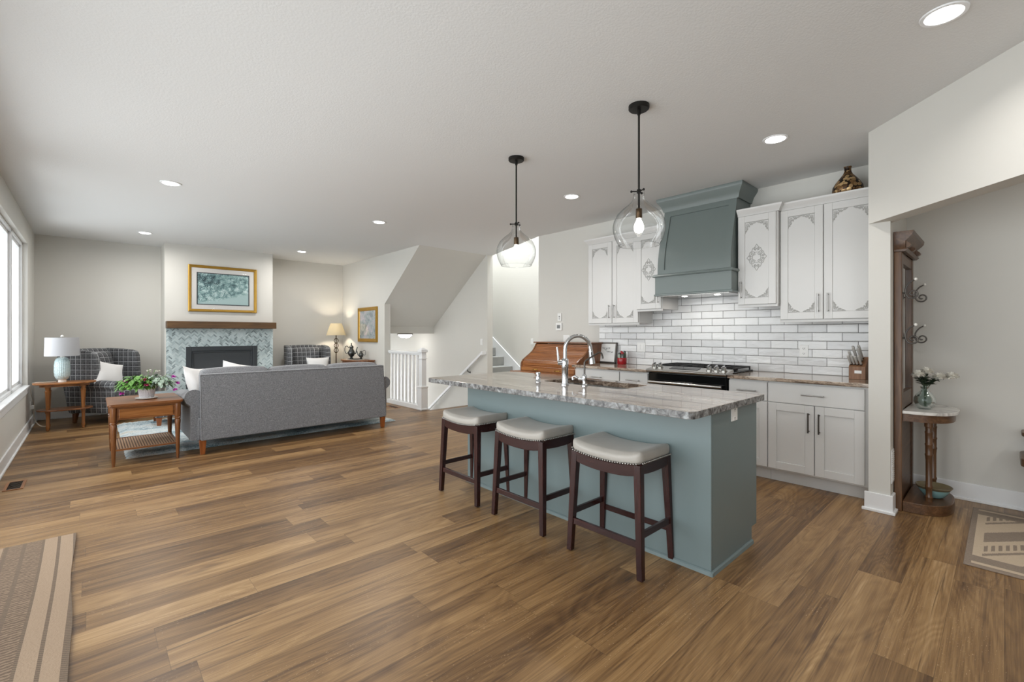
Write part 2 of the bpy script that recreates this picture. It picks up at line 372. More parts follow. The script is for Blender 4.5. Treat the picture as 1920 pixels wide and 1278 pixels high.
def rug_stripe():
    t = NT('striped_mat'); x, y, z = t.sep(t.co())[:3]
    wob = t.math('MULTIPLY', t.math('SINE', t.math('MULTIPLY', y, 2.4)), .006); xx = t.math('ADD', x, wob)   # local x: 0 at outer edge, negative inward
    nz = t.noise(t.scale(t.co(), (1, 1, 1)), 150, 3, .7)
    rib = t.math('MULTIPLY_ADD', t.math('SINE', t.math('ADD', t.math('MULTIPLY', y, 420), t.math('MULTIPLY', x, 300))), .5, .5)
    dk = t.mix(rib, g((100, 84, 69)), g((122, 104, 87)))
    slub = t.math('MULTIPLY_ADD', t.math('SINE', t.math('ADD', t.math('MULTIPLY', y, 300), t.math('MULTIPLY', t.noise(t.co(), 40, 2), 8))), .5, .5)
    body = t.mix(t.math('GREATER_THAN', slub, .62), g((106, 88, 72)), g((140, 119, 99)))
    tan = t.mix(nz, g((148, 126, 104)), g((168, 145, 122)))
    def band(a, b): return t.math('MULTIPLY', t.math('GREATER_THAN', xx, a), t.math('LESS_THAN', xx, b))
    m_tan = t.math('ADD', band(-.066, -.010), band(-.136, -.080))
    m_dk = t.math('ADD', t.math('ADD', band(-.010, .1), band(-.080, -.066)), t.math('ADD', band(-.148, -.136), t.math('ADD', band(-.232, -.215), band(-.305, -.29))))
    m_tan = t.math('ADD', m_tan, band(-.5, -.312))
    c = t.mix(m_tan, t.mix(m_dk, body, dk), tan)
    M['striped_mat'] = t.pbr(c, .95, 0, t.bump(nz, .6, .004))
    t = NT('border_mat'); x, y, z = t.sep(t.co())[:3]    # local: x 0..1.22 , y 0..-1.9
    nz = t.noise(t.co(), 170, 3, .7); n2 = t.noise(t.scale(t.co(), (5, 1, 1)), 3, 3, .5)
    tan = t.mix(nz, g((186, 166, 142)), g((212, 194, 170))); tp = t.mix(nz, g((118, 104, 92)), g((166, 150, 134)))
    def band(v, a, b): return t.math('MULTIPLY', t.math('GREATER_THAN', v, a), t.math('LESS_THAN', v, b))
    wb = t.math('MULTIPLY', t.math('SUBTRACT', nz, .5), .09)
    diag = t.math('FRACT', t.math('ADD', wb, t.math('ADD', t.math('MULTIPLY', x, 1.55), t.math('MULTIPLY', t.math('ABSOLUTE', t.math('SUBTRACT', t.math('FRACT', t.math('MULTIPLY', y, .62)), .5)), 3.0))))
    stripes = t.math('MAXIMUM', band(diag, .06, .36), band(diag, .66, .72))
    hatch = t.math('MULTIPLY', band(diag, .78, .94), t.math('GREATER_THAN', t.math('SINE', t.math('MULTIPLY', y, 210)), -.1))
    inner = t.math('MULTIPLY', band(x, .17, 1.05), t.math('LESS_THAN', y, -.07))
    edge = t.math('SUBTRACT', 1, t.math('MULTIPLY', band(x, .035, 1.185), t.math('LESS_THAN', y, -.03)))
    bord = t.math('MAXIMUM', band(x, .07, .17), band(x, 1.05, 1.15))
    m = t.math('MAXIMUM', t.math('MAXIMUM', bord, edge), t.math('MULTIPLY', inner, t.math('MAXIMUM', stripes, hatch)))
    M['border_mat'] = t.pbr(t.mix(m, tan, tp), .95, 0, t.bump(nz, .6, .004))
rug_stripe()

# ------------------------------------------------------------------ mesh helper
class MB:
    def __init__(s, org=(0, 0, 0)):
        s.bm = bmesh.new(); s.o = Vector(org)
    def v(s, p): return s.bm.verts.new(Vector(p) - s.o)
    def face(s, vs):
        try: return s.bm.faces.new(vs)
        except ValueError: return None
    def poly(s, pts): return s.face([s.v(p) for p in pts])
    def hexa(s, p):
        v = [s.v(q) for q in p]
        for f in ((3, 2, 1, 0), (4, 5, 6, 7), (0, 1, 5, 4), (1, 2, 6, 5), (2, 3, 7, 6), (3, 0, 4, 7)): s.face([v[i] for i in f])
        return s
    def box(s, x0, x1, y0, y1, z0, z1):
        return s.hexa([(x0, y0, z0), (x1, y0, z0), (x1, y1, z0), (x0, y1, z0), (x0, y0, z1), (x1, y0, z1), (x1, y1, z1), (x0, y1, z1)])
    def taper(s, c0, a0, b0, z0, c1, a1, b1, z1):
        q = lambda c, a, b, z: [(c[0] - a, c[1] - b, z), (c[0] + a, c[1] - b, z), (c[0] + a, c[1] + b, z), (c[0] - a, c[1] + b, z)]
        return s.hexa(q(c0, a0, b0, z0) + q(c1, a1, b1, z1))
    def prism(s, pts, axis, a, b):
        def P(p, t): return {'z': (p[0], p[1], t), 'x': (t, p[0], p[1]), 'y': (p[0], t, p[1])}[axis]
        A = [s.v(P(p, a)) for p in pts]; B = [s.v(P(p, b)) for p in pts]; n = len(pts)
        s.face(A[::-1]); s.face(B)
        for i in range(n): s.face([A[i], A[(i + 1) % n], B[(i + 1) % n], B[i]])
        return s
    def rings(s, rings, cap=True, close=False):
        V = [[s.v(p) for p in r] for r in rings]; n = len(V[0])
        m = len(V)
        for k in range(m if close else m - 1):
            a, b = V[k], V[(k + 1) % m]
            for i in range(n): s.face([a[i], a[(i + 1) % n], b[(i + 1) % n], b[i]])
        if cap and not close: s.face(V[0][::-1]); s.face(V[-1])
        return s
    def lathe(s, c, prof, n=24, cap=True, sx=1, sy=1):
        return s.rings([[(c[0] + sx * r * math.cos(2 * math.pi * i / n), c[1] + sy * r * math.sin(2 * math.pi * i / n), c[2] + z) for i in range(n)] for r, z in prof], cap)
    def cyl(s, p0, p1, r0, r1=None, n=14): return s.tube([p0, p1], [r0, r0 if r1 is None else r1], n)
    def tube(s, pts, r, n=8, closed=False):
        P = [Vector(p) for p in pts]; m = len(P)
        rr = r if isinstance(r, (list, tuple)) else [r] * m
        rs = []; up = None
        for i in range(m):
            if closed: d = P[(i + 1) % m] - P[i - 1]
            else: d = (P[min(i + 1, m - 1)] - P[max(i - 1, 0)])
            d = d.normalized() if d.length > 1e-9 else Vector((0, 0, 1))
            if up is None:
                up = Vector((0, 0, 1)) if abs(d.z) < .9 else Vector((1, 0, 0))
            a = d.cross(up)
            if a.length < 1e-5: a = d.cross(Vector((.3, .9, .2)))
            a.normalize(); b = a.cross(d).normalized(); up = b
            rs.append([P[i] + rr[i] * (math.cos(2 * math.pi * k / n) * a + math.sin(2 * math.pi * k / n) * b) for k in range(n)])
        return s.rings(rs, True, closed)
    def ell(s, c, rad, nu=16, nv=10):
        rx, ry, rz = rad; rs = []
        for j in range(1, nv):
            th = math.pi * j / nv
            rs.append([(c[0] + rx * math.sin(th) * math.cos(2 * math.pi * i / nu), c[1] + ry * math.sin(th) * math.sin(2 * math.pi * i / nu), c[2] - rz * math.cos(th)) for i in range(nu)])
        return s.rings(rs)
    def cushion(s, x0, x1, y0, y1, z0, z1, r=.04, puff=(0, 0, 0), n=10, xf=None, droop=None):
        c = Vector(((x0 + x1) / 2, (y0 + y1) / 2, (z0 + z1) / 2)); h = Vector(((x1 - x0) / 2, (y1 - y0) / 2, (z1 - z0) / 2))
        r = min(r, h.x, h.y, h.z); cache = {}
        def V(i, j, k):
            key = (i, j, k)
            if key in cache: return cache[key]
            u = Vector((2 * i / n - 1, 2 * j / n - 1, 2 * k / n - 1))
            e = [math.copysign(abs(a) ** .75, a) for a in u]
            p = Vector((e[0] * h.x, e[1] * h.y, e[2] * h.z))
            q = Vector([max(-h[a] + r, min(h[a] - r, p[a])) for a in range(3)]); d = p - q
            if d.length > 1e-9: p = q + d.normalized() * r
            fx, fy, fz = 1 - u.x ** 2, 1 - u.y ** 2, 1 - u.z ** 2
            p += Vector((u.x * fy * fz * puff[0], u.y * fx * fz * puff[1], u.z * fx * fy * puff[2]))
            if droop: p = droop(p, u)
            p = p + c
            if xf: p = xf @ p
            cache[key] = s.v(p); return cache[key]
        for a in range(n):
            for b in range(n):
                for w_, fl in ((0, 1), (n, 0)):
                    for mk in (lambda i, j: (i, j, w_), lambda i, j: (w_, i, j), lambda i, j: (j, w_, i)):
                        q = [V(*mk(a, b)), V(*mk(a + 1, b)), V(*mk(a + 1, b + 1)), V(*mk(a, b + 1))]
                        s.face(q[::-1] if fl else q)
        return s
    def build(s, name, mat, parent=None, smooth=None, bevel=0, seg=2, mats=None):
        bmesh.ops.recalc_face_normals(s.bm, faces=s.bm.faces[:])
        me = bpy.data.meshes.new(name); s.bm.to_mesh(me); s.bm.free()
        me.materials.append(M[mat] if isinstance(mat, str) else mat)
        for m in mats or (): me.materials.append(M[m])
        o = bpy.data.objects.new(name, me); COL.objects.link(o)
        if parent: o.parent = parent
        else: o.location = s.o
        if smooth is not None:
            for p in me.polygons: p.use_smooth = True
            me.set_sharp_from_angle(angle=R(smooth))
        if bevel:
            b = o.modifiers.new('edge', 'BEVEL'); b.width = bevel; b.segments = seg; b.limit_method = 'ANGLE'; b.angle_limit = R(40)
        return o

def thing(name, label, cat, loc=(0, 0, 0), rot=0, group=None):
    o = bpy.data.objects.new(name, None); COL.objects.link(o); o.empty_display_size = .1
    o.location = loc; o.rotation_euler = (0, 0, rot); o['label'] = label; o['category'] = cat
    if group: o['group'] = group
    return o
def tag(o, label, cat, group=None, kind=None):
    o['label'] = label; o['category'] = cat
    if group: o['group'] = group
    if kind: o['kind'] = kind
    return o
def struct(o, label=None):
    o['kind'] = 'structure'; o['category'] = o.name.split('_')[0]
    if label: o['label'] = label
    return o
def dup(root, loc, rot=None, label=None):
    r = root.copy(); COL.objects.link(r); r.location = loc
    if rot is not None: r.rotation_euler = (0, 0, rot)
    if label: r['label'] = label
    for ch in list(root.children):
        c = ch.copy(); COL.objects.link(c); c.parent = r
        for g2 in ch.children:
            d = g2.copy(); COL.objects.link(d); d.parent = c
    return r
def arc(c, r, a0, a1, n, plane='xz', sx=1, sy=1):
    out = []
    for i in range(n + 1):
        a = R(a0 + (a1 - a0) * i / n); p, q = r * sx * math.cos(a), r * sy * math.sin(a)
        out.append({'xz': (c[0] + p, c[1], c[2] + q), 'yz': (c[0], c[1] + p, c[2] + q), 'xy': (c[0] + p, c[1] + q, c[2])}[plane])
    return out

# ================================================================== THE SETTING
XW, XK, YF = -.616, 5.03, 9.83      # window wall, kitchen wall, fireplace wall
f = MB()
f.box(-.80, 4.23, -2.7, 9.95, -.25, 0).box(4.23, 6.62, -2.7, 6.63, -.25, 0).box(5.63, 6.62, 6.63, 11.1, -.25, 0)
struct(f.build('floor', 'floor'), 'brown wood plank floor running through the whole open room')
c = MB()
c.box(-.80, 4.05, -2.7, 9.95, CEIL, CEIL + .2).box(4.05, 5.03, -2.7, 6.66, CEIL, CEIL + .2).box(5.03, 6.62, -2.7, 4.837, CEIL, CEIL + .2).prism([(5.03, 4.837), (5.63, 6.66), (5.03, 6.66)], 'z', CEIL, CEIL + .2)
struct(c.build('ceiling', 'ceiling'), 'white knockdown textured flat ceiling over the open room')
# sloped ceiling above the stairs
c = MB(); c.prism([(6.66, CEIL), (8.45, 1.44), (8.45, 1.30), (11.1, 1.30), (11.1, 1.5), (8.6, 1.62), (6.66, CEIL + .2)], 'x', 4.06, 5.52)
struct(c.build('ceiling_stair', 'wall_paint'), 'sloped drywall ceiling descending over the basement stairs')

wl = MB()
xs0, xs1 = -.80, XW
ys = -2.7
for (y0, y1, z0, z1) in sorted(WINS, key=lambda a: a[0]):
    wl.box(xs0, xs1, ys, y0, 0, CEIL)
    if z0 > .05: wl.box(xs0, xs1, y0, y1, 0, z0)
    wl.box(xs0, xs1, y0, y1, z1, CEIL); ys = y1
wl.box(xs0, xs1, ys, 9.95, 0, CEIL)
struct(wl.build('wall_left', 'wall_paint'), 'greige wall with the tall windows on the left side')
struct(MB().box(-.80, 4.17, YF, 9.95, 0, CEIL).build('wall_back', 'wall_paint'), 'greige end wall behind the fireplace and armchairs')
ch = MB().box(.885, 2.50, 9.30, YF, 1.10, CEIL).box(.885, 1.165, 9.30, YF, 0, 1.10).box(2.24, 2.50, 9.30, YF, 0, 1.10).box(1.165, 2.24, 9.62, YF, 0, 1.10)
struct(ch.build('wall_chimney', 'wall_paint'), 'projecting chimney breast above and around the fireplace')
wr = MB().prism([(9.95, 0), (7.9, 0), (7.9, 1.853), (6.66, CEIL), (9.95, CEIL)], 'x', 4.05, 4.17)
struct(wr.build('wall_right', 'wall_paint'), 'greige wall right of the living area ending at the stair railing')
ws = MB().box(5.50, 5.63, 6.63, 11.1, -1.7, 5.2)
struct(ws.build('wall_stair', 'wall_paint'), 'wall between the two flights of stairs, with the handrail')
sw = MB().box(4.05, 4.17, 9.95, 11.1, -1.7, 1.5).box(4.05, 4.17, 6.63, 9.95, -1.7, -.25).box(4.05, 5.5, 11.1, 11.2, -1.7, 1.6).box(4.05, 5.5, 6.55, 6.63, -1.7, -.25).box(4.05, 5.5, 6.55, 11.2, -1.8, -1.7)
struct(sw.build('wall_stairwell', 'white_trim'), 'bright white walls down in the basement stairwell')
wk = MB().box(XK, 5.15, -2.7, 4.837, 0, CEIL)
struct(wk.build('wall_kitchen', 'wall_paint'), 'greige wall behind the kitchen cabinets and hall tree')
wu = MB().box(6.5, 6.62, 4.7, 11.1, 0, 5.2).box(5.15, 6.5, 4.717, 4.837, 0, CEIL).box(5.03, 6.5, 4.717, 4.837, CEIL, 5.2).prism([(4.93, 4.837), (5.03, 4.837), (5.63, 6.66), (5.53, 6.66)], 'z', CEIL + .2, 5.2).box(5.63, 6.5, 11.0, 11.1, 0, 5.2).box(5.03, 5.63, 6.63, 6.7, CEIL + .2, 5.2).box(5.03, 6.62, 4.7, 11.1, 5.2, 5.3)
struct(wu.build('wall_upstairs', 'wall_paint'), 'bright white wall rising beside the upper carpeted stairs')
struct(MB().box(4.225, XK, .557, .683, 0, CEIL).build('wall_wing', 'wall_paint'), 'short wing wall between the cabinets and hall tree')
hd = MB(); a = (4.225, .683); q = .10
hd.prism([(4.225, .683), (1.0, -2.542), (1.0 + q, -2.542 - q), (4.235 + q - .02, .583)], 'z', 2.109, CEIL)
struct(hd.build('wall_header', 'wall_paint'), 'diagonal dropped header above the hall opening')
struct(MB().box(-.80, 5.15, -2.82, -2.7, 0, CEIL).build('wall_rear', 'wall_paint'), 'wall behind the viewpoint closing the dining side')

def base_run(name, segs, label):
    b = MB()
    for (pa, qa, n, *ex) in segs:   # pa, qa along the wall, n = unit normal into the room, ex = outside corners at the two ends
        n = Vector(n); e0, e1 = ex or (0, 0)
        for t_, h0, h1 in ((.016, 0, .135), (.030, 0, .020)):
            p, q2 = Vector(pa), Vector(qa); dd = (q2 - p).normalized(); p = p - dd * t_ * e0; q2 = q2 + dd * t_ * e1
            b.hexa([(*(p), h0), (*(q2), h0), (*(q2 + n * t_), h0), (*(p + n * t_), h0), (*(p), h1), (*(q2), h1), (*(q2 + n * t_), h1), (*(p + n * t_), h1)])
    return struct(b.build(name, 'white_trim', bevel=.004), label)
base_run('baseboard_left', [((XW, 5.34), (XW, YF), (1, 0)), ((XW, -2.7), (XW, .65), (1, 0))], 'white baseboard below the left windows')
base_run('baseboard_back', [((XW, YF), (.885, YF), (0, -1)), ((2.50, YF), (4.05, YF), (0, -1))], 'white baseboard along the fireplace end wall')
base_run('baseboard_right', [((4.05, YF), (4.05, 7.9), (-1, 0))], 'white baseboard below the small gold framed picture')
base_run('baseboard_hall', [((XK, .557), (XK, -2.7), (-1, 0))], 'white baseboard behind the hall tree and bench')
base_run('baseboard_wing', [((4.225, .557), (4.225, .690), (-1, 0), 1, 1), ((4.225, .557), (4.335, .557), (0, -1), 0, 0)], 'white baseboard block around the foot of the wing wall')

# windows
def window(name, y0, y1, z0, z1, n, label):
    fr = MB(); x0, x1 = -.755, -.665; t = .035
    fr.box(x0, x1, y0, y0 + t, z0, z1).box(x0, x1, y1 - t, y1, z0, z1).box(x0, x1, y0, y1, z0, z0 + t).box(x0, x1, y0, y1, z1 - t, z1)
    w_ = (y1 - y0) / n
    for k in range(1, n): fr.box(x0, x1, y0 + k * w_ - .03, y0 + k * w_ + .03, z0, z1)
    o = struct(fr.build(name, 'white_trim', bevel=.004), label)
    for k in range(n):
        a0, a1 = y0 + k * w_ + .03, y0 + (k + 1) * w_ - .03
        sa = MB(); u = .035
        sa.box(-.74, -.69, a0, a0 + u, z0 + t, z1 - t).box(-.74, -.69, a1 - u, a1, z0 + t, z1 - t).box(-.74, -.69, a0, a1, z0 + t, z0 + t + u).box(-.74, -.69, a0, a1, z1 - t - u, z1 - t)
        so = sa.build('window_sash', 'white_trim', o, bevel=.003)
        MB().box(-.717, -.711, a0 + u, a1 - u, z0 + t + u, z1 - t - u).build('window_pane', 'pane_glass', so)
    if z0 > .1: MB().box(-.665, XW + .022, y0 - .02, y1 + .02, z0 - .02, z0 + .004).box(XW, XW + .014, y0 - .02, y1 + .02, z0 - .09, z0 - .02).build('window_sill', 'white_trim', o, bevel=.004)
window('window_1', *WINS[0], 3, 'tall white framed triple window beside the living area')
window('door_1', *WINS[1], 2, 'unseen white framed sliding glass door beside the striped mat, enlarged for light')
window('window_unseen', *WINS[2], 2, 'unseen white framed double window on the dining side, added for light')

# ------------------------------------------------------------------ recessed cans
def can(x, y, label, pw=1.0, spread=172):
    t = thing('recessed_light', label, 'ceiling light', (x, y, CEIL), 0, 'recessed ceiling lights')
    MB((x, y, CEIL)).lathe((x, y, CEIL), [(.088, -.001), (.085, -.007), (.070, -.007), (.066, -.001)], 28).build('trim_ring', 'white_trim', t, 40)
    MB((x, y, CEIL)).lathe((x, y, CEIL), [(.066, -.003), (.060, -.009), (.02, -.0095)], 28).build('lens', 'can_glow', t, 40)
    lamp('can_light', 'AREA', (x, y, CEIL - .014), pw * CAN_W, (1, .965, .92), t, shape='DISK', size=.12, spread=R(spread))
can(2.912, .191, 'large recessed ceiling light nearest the viewpoint, above the hall header', 1.2, 150)
can(3.835, 1.186, 'recessed ceiling light in front of the white upper cabinets', .45, 110)
can(3.826, 3.183, 'recessed ceiling light between the two glass pendants', .8, 125)
can(2.822, 5.656, 'recessed ceiling light above the right end of the sofa back', 3.4)
can(.58, 5.59, 'recessed ceiling light above the plant end table', 3.4)
can(.588, 8.596, 'recessed ceiling light in the far corner near the plaid armchair', 2.6)
can(2.803, 8.625, 'recessed ceiling light right of the fireplace chimney breast', 2.6)

lamp('hall_light', 'AREA', (4.0, -1.2, CEIL - .02), 9, (1, .96, .91), shape='DISK', size=.14)   # added unseen fill brightening the hall wall beyond the header

# ================================================================== KITCHEN
T = MB().box(5.018, 5.0295, .684, 3.694, .9145, 1.80)
tag(T.build('tile_backsplash', 'tile'), 'glossy white subway tile backsplash behind the range and counters', 'backsplash')

def pull(parent, p0, p1, r=.0055, out=.03, mat='nickel', org=(0, 0, 0), name='handle'):
    p0, p1 = Vector(p0), Vector(p1); n = Vector((-1, 0, 0)); d = (p1 - p0).normalized()
    b = MB(org)
    b.tube([p0 + n * out - d * .012, p0 + n * out, p1 + n * out, p1 + n * out + d * .012], r, 10)
    b.cyl(p0, p0 + n * out, r * .9, n=8).cyl(p1, p1 + n * out, r * .9, n=8)
    return b.build(name, mat, parent, 40)
def shaker(org, parent, name, y0, y1, z0, z1, xf, st=.062, rec=.008, mat='cabinet_white', th=.02):
    b = MB(org)
    b.box(xf, xf + th, y0, y0 + st, z0, z1).box(xf, xf + th, y1 - st, y1, z0, z1).box(xf, xf + th, y0 + st, y1 - st, z0, z0 + st).box(xf, xf + th, y0 + st, y1 - st, z1 - st, z1)
    b.box(xf + rec, xf + th, y0 + st, y1 - st, z0 + st, z1 - st)
    return b.build(name, mat, parent, bevel=.0018, seg=1)
def curl(c, r, a0, turns, plane_x, n=18, sg=1):
    out = []
    for i in range(n + 1):
        t = i / n; a = R(a0) + sg * turns * 2 * math.pi * t; rr = r * (1 - .78 * t)
        out.append((plane_x, c[0] + rr * math.cos(a), c[1] + rr * math.sin(a)))
    return out
def corner_applique(org, door, y, z, sy, sz, x, s=.1):
    b = MB(org); r = .0022
    Y = lambda a: y + sy * a
    Zz = lambda a: z + sz * a
    b.tube([(x, Y(0), Zz(0)), (x, Y(s), Zz(0))], r, 6).tube([(x, Y(0), Zz(0)), (x, Y(0), Zz(s))], r, 6)
    edge = []
    for i in range(19):
        t = i / 18; base = (s * (1 - t), s * t); k = .40 * math.sin(math.pi * t); wv = .05 * math.sin(math.pi * 6 * t)
        edge.append((x, Y(base[0] * (1 - k) + s * wv * .7), Zz(base[1] * (1 - k) + s * wv * .7)))
    b.tube(edge, r * 1.2, 6)
    for (a, c2, rr, a0, sg) in ((.22, .22, .15, 45, 1), (.56, .15, .12, 0, 1), (.15, .56, .12, 90, -1), (.78, .09, .07, 180, -1), (.09, .78, .07, 270, 1)):
        cy, cz = Y(a * s), Zz(c2 * s)
        b.tube([(x, cy + sy * (p[1] - 0), cz + sz * (p[2] - 0)) for p in curl((0, 0), rr * s, a0, 1.4, x, 16, sg)], r, 6)
    for (a, c2) in ((.38, .38), (.4, .1), (.1, .4)): b.ell((x, Y(a * s), Zz(c2 * s)), (.003, .006, .006), 8, 6)
    return b.build('corner_applique', 'cabinet_glaze', door, 60)
def center_applique(org, door, y, z, x, w_, h_):
    b = MB(org); r = .0027
    dia = []
    for i in range(49):
        a = 2 * math.pi * i / 48; k = 1 / (abs(math.cos(a)) ** 1.2 + abs(math.sin(a)) ** 1.15) ** (1 / 1.15); k *= 1 + .06 * math.cos(12 * a)
        dia.append((x, y + w_ * k * math.cos(a), z + h_ * k * math.sin(a)))
    b.tube(dia[:-1], r, 6, True)
    b.tube([(x, y + w_ * .45 * math.cos(2 * math.pi * i / 20), z + h_ * .42 * math.sin(2 * math.pi * i / 20)) for i in range(20)], r, 6, True)
    for sy in (-1, 1):
        for sz in (-1, 1):
            b.tube([(x, y + sy * p[1], z + sz * p[2]) for p in curl((w_ * .38, h_ * .35), w_ * .28, 200, 1.5, x)], r, 6)
            b.tube([(x, y + sy * p[1], z + sz * p[2]) for p in curl((w_ * .14, h_ * .68), w_ * .17, 250, 1.4, x)], r, 6)
            b.tube([(x, y + sy * p[1], z + sz * p[2]) for p in curl((w_ * .70, h_ * .13), w_ * .15, 180, 1.4, x)], r, 6)
    return b.build('center_applique', 'cabinet_glaze', door, 60)

def upper(label, y0, y1, z0, z1, xf, doors, center=False, ends=(True, True), hs='b'):
    org = (XK, (y0 + y1) / 2, z0); t = thing('upper_cabinet', label, 'cabinet', org)
    b = MB(org).box(xf + .021, XK - .001, y0, y1, z0, z1)
    b.box(xf + .015, xf + .035, y0, y1, z0 - .022, z0)       # light rail
    b.build('cabinet_body', 'cabinet_white', t, bevel=.002, seg=1)
    # crown moulding profile swept along the front with returns
    pr = [(0, 0), (.012, .0), (.018, .018), (.040, .045), (.046, .058), (.046, .066), (0, .066)]
    cr = MB(org); yl, yr = (y0, y1)
    front = [[(xf + .021 - d, yl - (d if ends[0] else 0), z1 + h_) for d, h_ in pr], [(xf + .021 - d, yr + (d if ends[1] else 0), z1 + h_) for d, h_ in pr]]
    rl = []
    if ends[0]: rl.append([(XK - .001, yl - d, z1 + h_) for d, h_ in pr])
    rl += front
    if ends[1]: rl.append([(XK - .001, yr + d, z1 + h_) for d, h_ in pr])
    cr.rings(rl); cr.box(xf + .03, XK - .001, y0, y1, z1, z1 + .058)
    cr.build('crown_moulding', 'cabinet_white', t, 25)
    for (a0, a1, hy) in doors:
        d = shaker(org, t, 'door', a0 + .002, a1 - .002, z0 + .004, z1 - .004, xf, .062, .006)
        px = xf + .0035; m = .066
        for sy, yy in ((1, a0 + m), (-1, a1 - m)):
            for sz, zz in ((1, z0 + m + .004), (-1, z1 - m - .004)):
                corner_applique(org, d, yy, zz, sy, sz, px, .090 if sz > 0 else .104)
        if center: center_applique(org, d, (a0 + a1) / 2, (z0 + z1) / 2 + .02, px, .082, .118)
        pull(d, (xf, hy, z0 + .075), (xf, hy, z0 + .215), org=org)
    return t
upper('white double-door upper cabinet beside the wing wall, under the bronze vase', .686, 1.418, 1.425, 2.435, 4.70, [(.69, 1.072, 1.038), (1.076, 1.414, 1.11)], ends=(False, False))
upper('narrow white upper cabinet right of the hood with diamond ornament', 1.420, 1.772, 1.575, 2.435, 4.64, [(1.43, 1.768, 1.735)], True, ends=(True, False))
upper('narrow white upper cabinet left of the hood, partly behind a pendant', 2.578, 2.903, 1.575, 2.435, 4.64, [(2.584, 2.898, 2.615)], True, ends=(False, False))
upper('white double-door upper cabinet at the left end of the kitchen wall', 2.905, 3.640, 1.425, 2.435, 4.70, [(2.910, 3.27, 3.235), (3.274, 3.636, 3.31)], ends=(False, True))

# base cabinets
def base_cab(label, y0, y1, drawers, doors, xf=4.39, name='base_cabinet'):
    org = (4.7, (y0 + y1) / 2, 0); t = thing(name, label, 'cabinet', org)
    MB(org).box(xf + .021, 5.016, y0, y1, .105, .883).build('cabinet_body', 'cabinet_white', t, bevel=.002, seg=1)
    MB(org).box(xf + .08, 5.0, y0, y1, 0, .105).build('toe_kick', 'cabinet_white', t)
    for (a0, a1, z0, z1) in drawers:
        d = MB(org).box(xf, xf + .02, a0 + .002, a1 - .002, z0, z1).build('drawer', 'cabinet_white', t, bevel=.002, seg=1)
        m = (a0 + a1) / 2; pull(d, (xf, m - .07, (z0 + z1) / 2), (xf, m + .07, (z0 + z1) / 2), org=org)
    for (a0, a1, z0, z1, hy) in doors:
        d = shaker(org, t, 'door', a0 + .002, a1 - .002, z0, z1, xf, .065, .010)
        pull(d, (xf, hy, z1 - .21), (xf, hy, z1 - .07), mat='dark_nickel', org=org, r=.006)
    return t
base_cab('white base cabinet with wide drawer and two doors beside the wing wall', .70, 1.418, [(.731, 1.418, .703, .868)], [(.731, 1.064, .122, .697, 1.03), (1.068, 1.418, .122, .697, 1.105)])
base_cab('narrow white base cabinet directly right of the range', 1.42, 1.757, [(1.424, 1.755, .703, .868)], [(1.424, 1.755, .122, .697, 1.70)])
base_cab('white drawer cabinet directly left of the range', 2.594, 2.955, [(2.60, 2.952, .703, .868)], [(2.60, 2.952, .122, .697, 2.65)])
base_cab('white drawer cabinet at the left end beside the roll-top desk', 2.957, 3.60, [(2.96, 3.598, .703, .868)], [(2.96, 3.278, .122, .697, 3.24), (3.282, 3.598, .122, .697, 3.32)])
def slab(name, label, y0, y1, x0=4.36, x1=5.017):
    b = MB((4.7, (y0 + y1) / 2, .884)).box(x0, x1, y0, y1, .884, .914)
    tag(b.build(name, 'granite', bevel=.004), label, 'countertop')
slab('countertop', 'right brown granite wall counter holding the knife block', .685, 1.758)
slab('countertop', 'left brown granite wall counter holding the framed note and red crock', 2.593, 3.625)

# range
ry0, ry1 = 1.766, 2.586; org = (4.7, 2.176, 0)
t = thing('gas_range', 'stainless slide-in gas range with black oven door between the counters', 'range', org)
MB(org).box(4.40, 5.01, ry0 + .004, ry1 - .004, .03, .905).build('range_body', 'black_gloss', t, bevel=.004)
for _y in (ry0 + .05, ry1 - .09): MB(org).box(4.40, 4.95, _y, _y + .04, 0, .03).build('range_foot', 'black_metal', t)
ct = MB(org).box(4.50, 5.014, ry0 - .006, ry1 + .006, .916, .930)
ct.build('cooktop', 'black_gloss', t, bevel=.004)
cp = MB(org).prism([(4.335, .900), (4.330, .915), (4.345, .926), (4.515, .956), (4.525, .93), (4.50, .915), (4.36, .895)], 'y', ry0 - .006, ry1 + .006)
cpo = cp.build('control_panel', 'steel', t, bevel=.003)
MB(org).prism([(4.395, .9362), (4.40, .9385), (4.485, .9535), (4.48, .9510)], 'y', 2.06, 2.36).build('touch_display', 'black_gloss', cpo)
nrm = Vector((-.17, 0, .985)).normalized()
for yy in (2.54, 2.475, 1.955, 1.885, 1.815):
    c0 = Vector((4.43, yy, .9415)); b = MB(org)
    b.cyl(c0, c0 + nrm * .008, .030, n=20).cyl(c0 + nrm * .008, c0 + nrm * .036, .024, .021, 20)
    k = b.build('knob', 'steel', cpo, 40)
    e = c0 + nrm * .037; MB(org).hexa([tuple(e + Vector(p)) for p in ((-.022, -.005, -.004), (.022, -.005, .004), (.022, .005, .004), (-.022, .005, -.004), (-.022, -.005, .010), (.022, -.005, .018), (.022, .005, .018), (-.022, .005, .010))]).build('knob_grip', 'chrome', k, bevel=.002)
dr = MB(org).box(4.375, 4.40, ry0 + .006, ry1 - .006, .21, .885).build('oven_door', 'black_gloss', t, bevel=.005)
hb = MB(org); hb.cyl((4.325, ry0 + .03, .795), (4.325, ry1 - .03, .795), .014, n=14)
for yy in (ry0 + .06, ry1 - .06): hb.box(4.325, 4.376, yy - .012, yy + .012, .785, .805)
hb.build('oven_handle', 'steel', dr, 40)
MB(org).box(4.375, 4.40, ry0 + .006, ry1 - .006, .05, .20).build('storage_drawer', 'steel', t, bevel=.005)
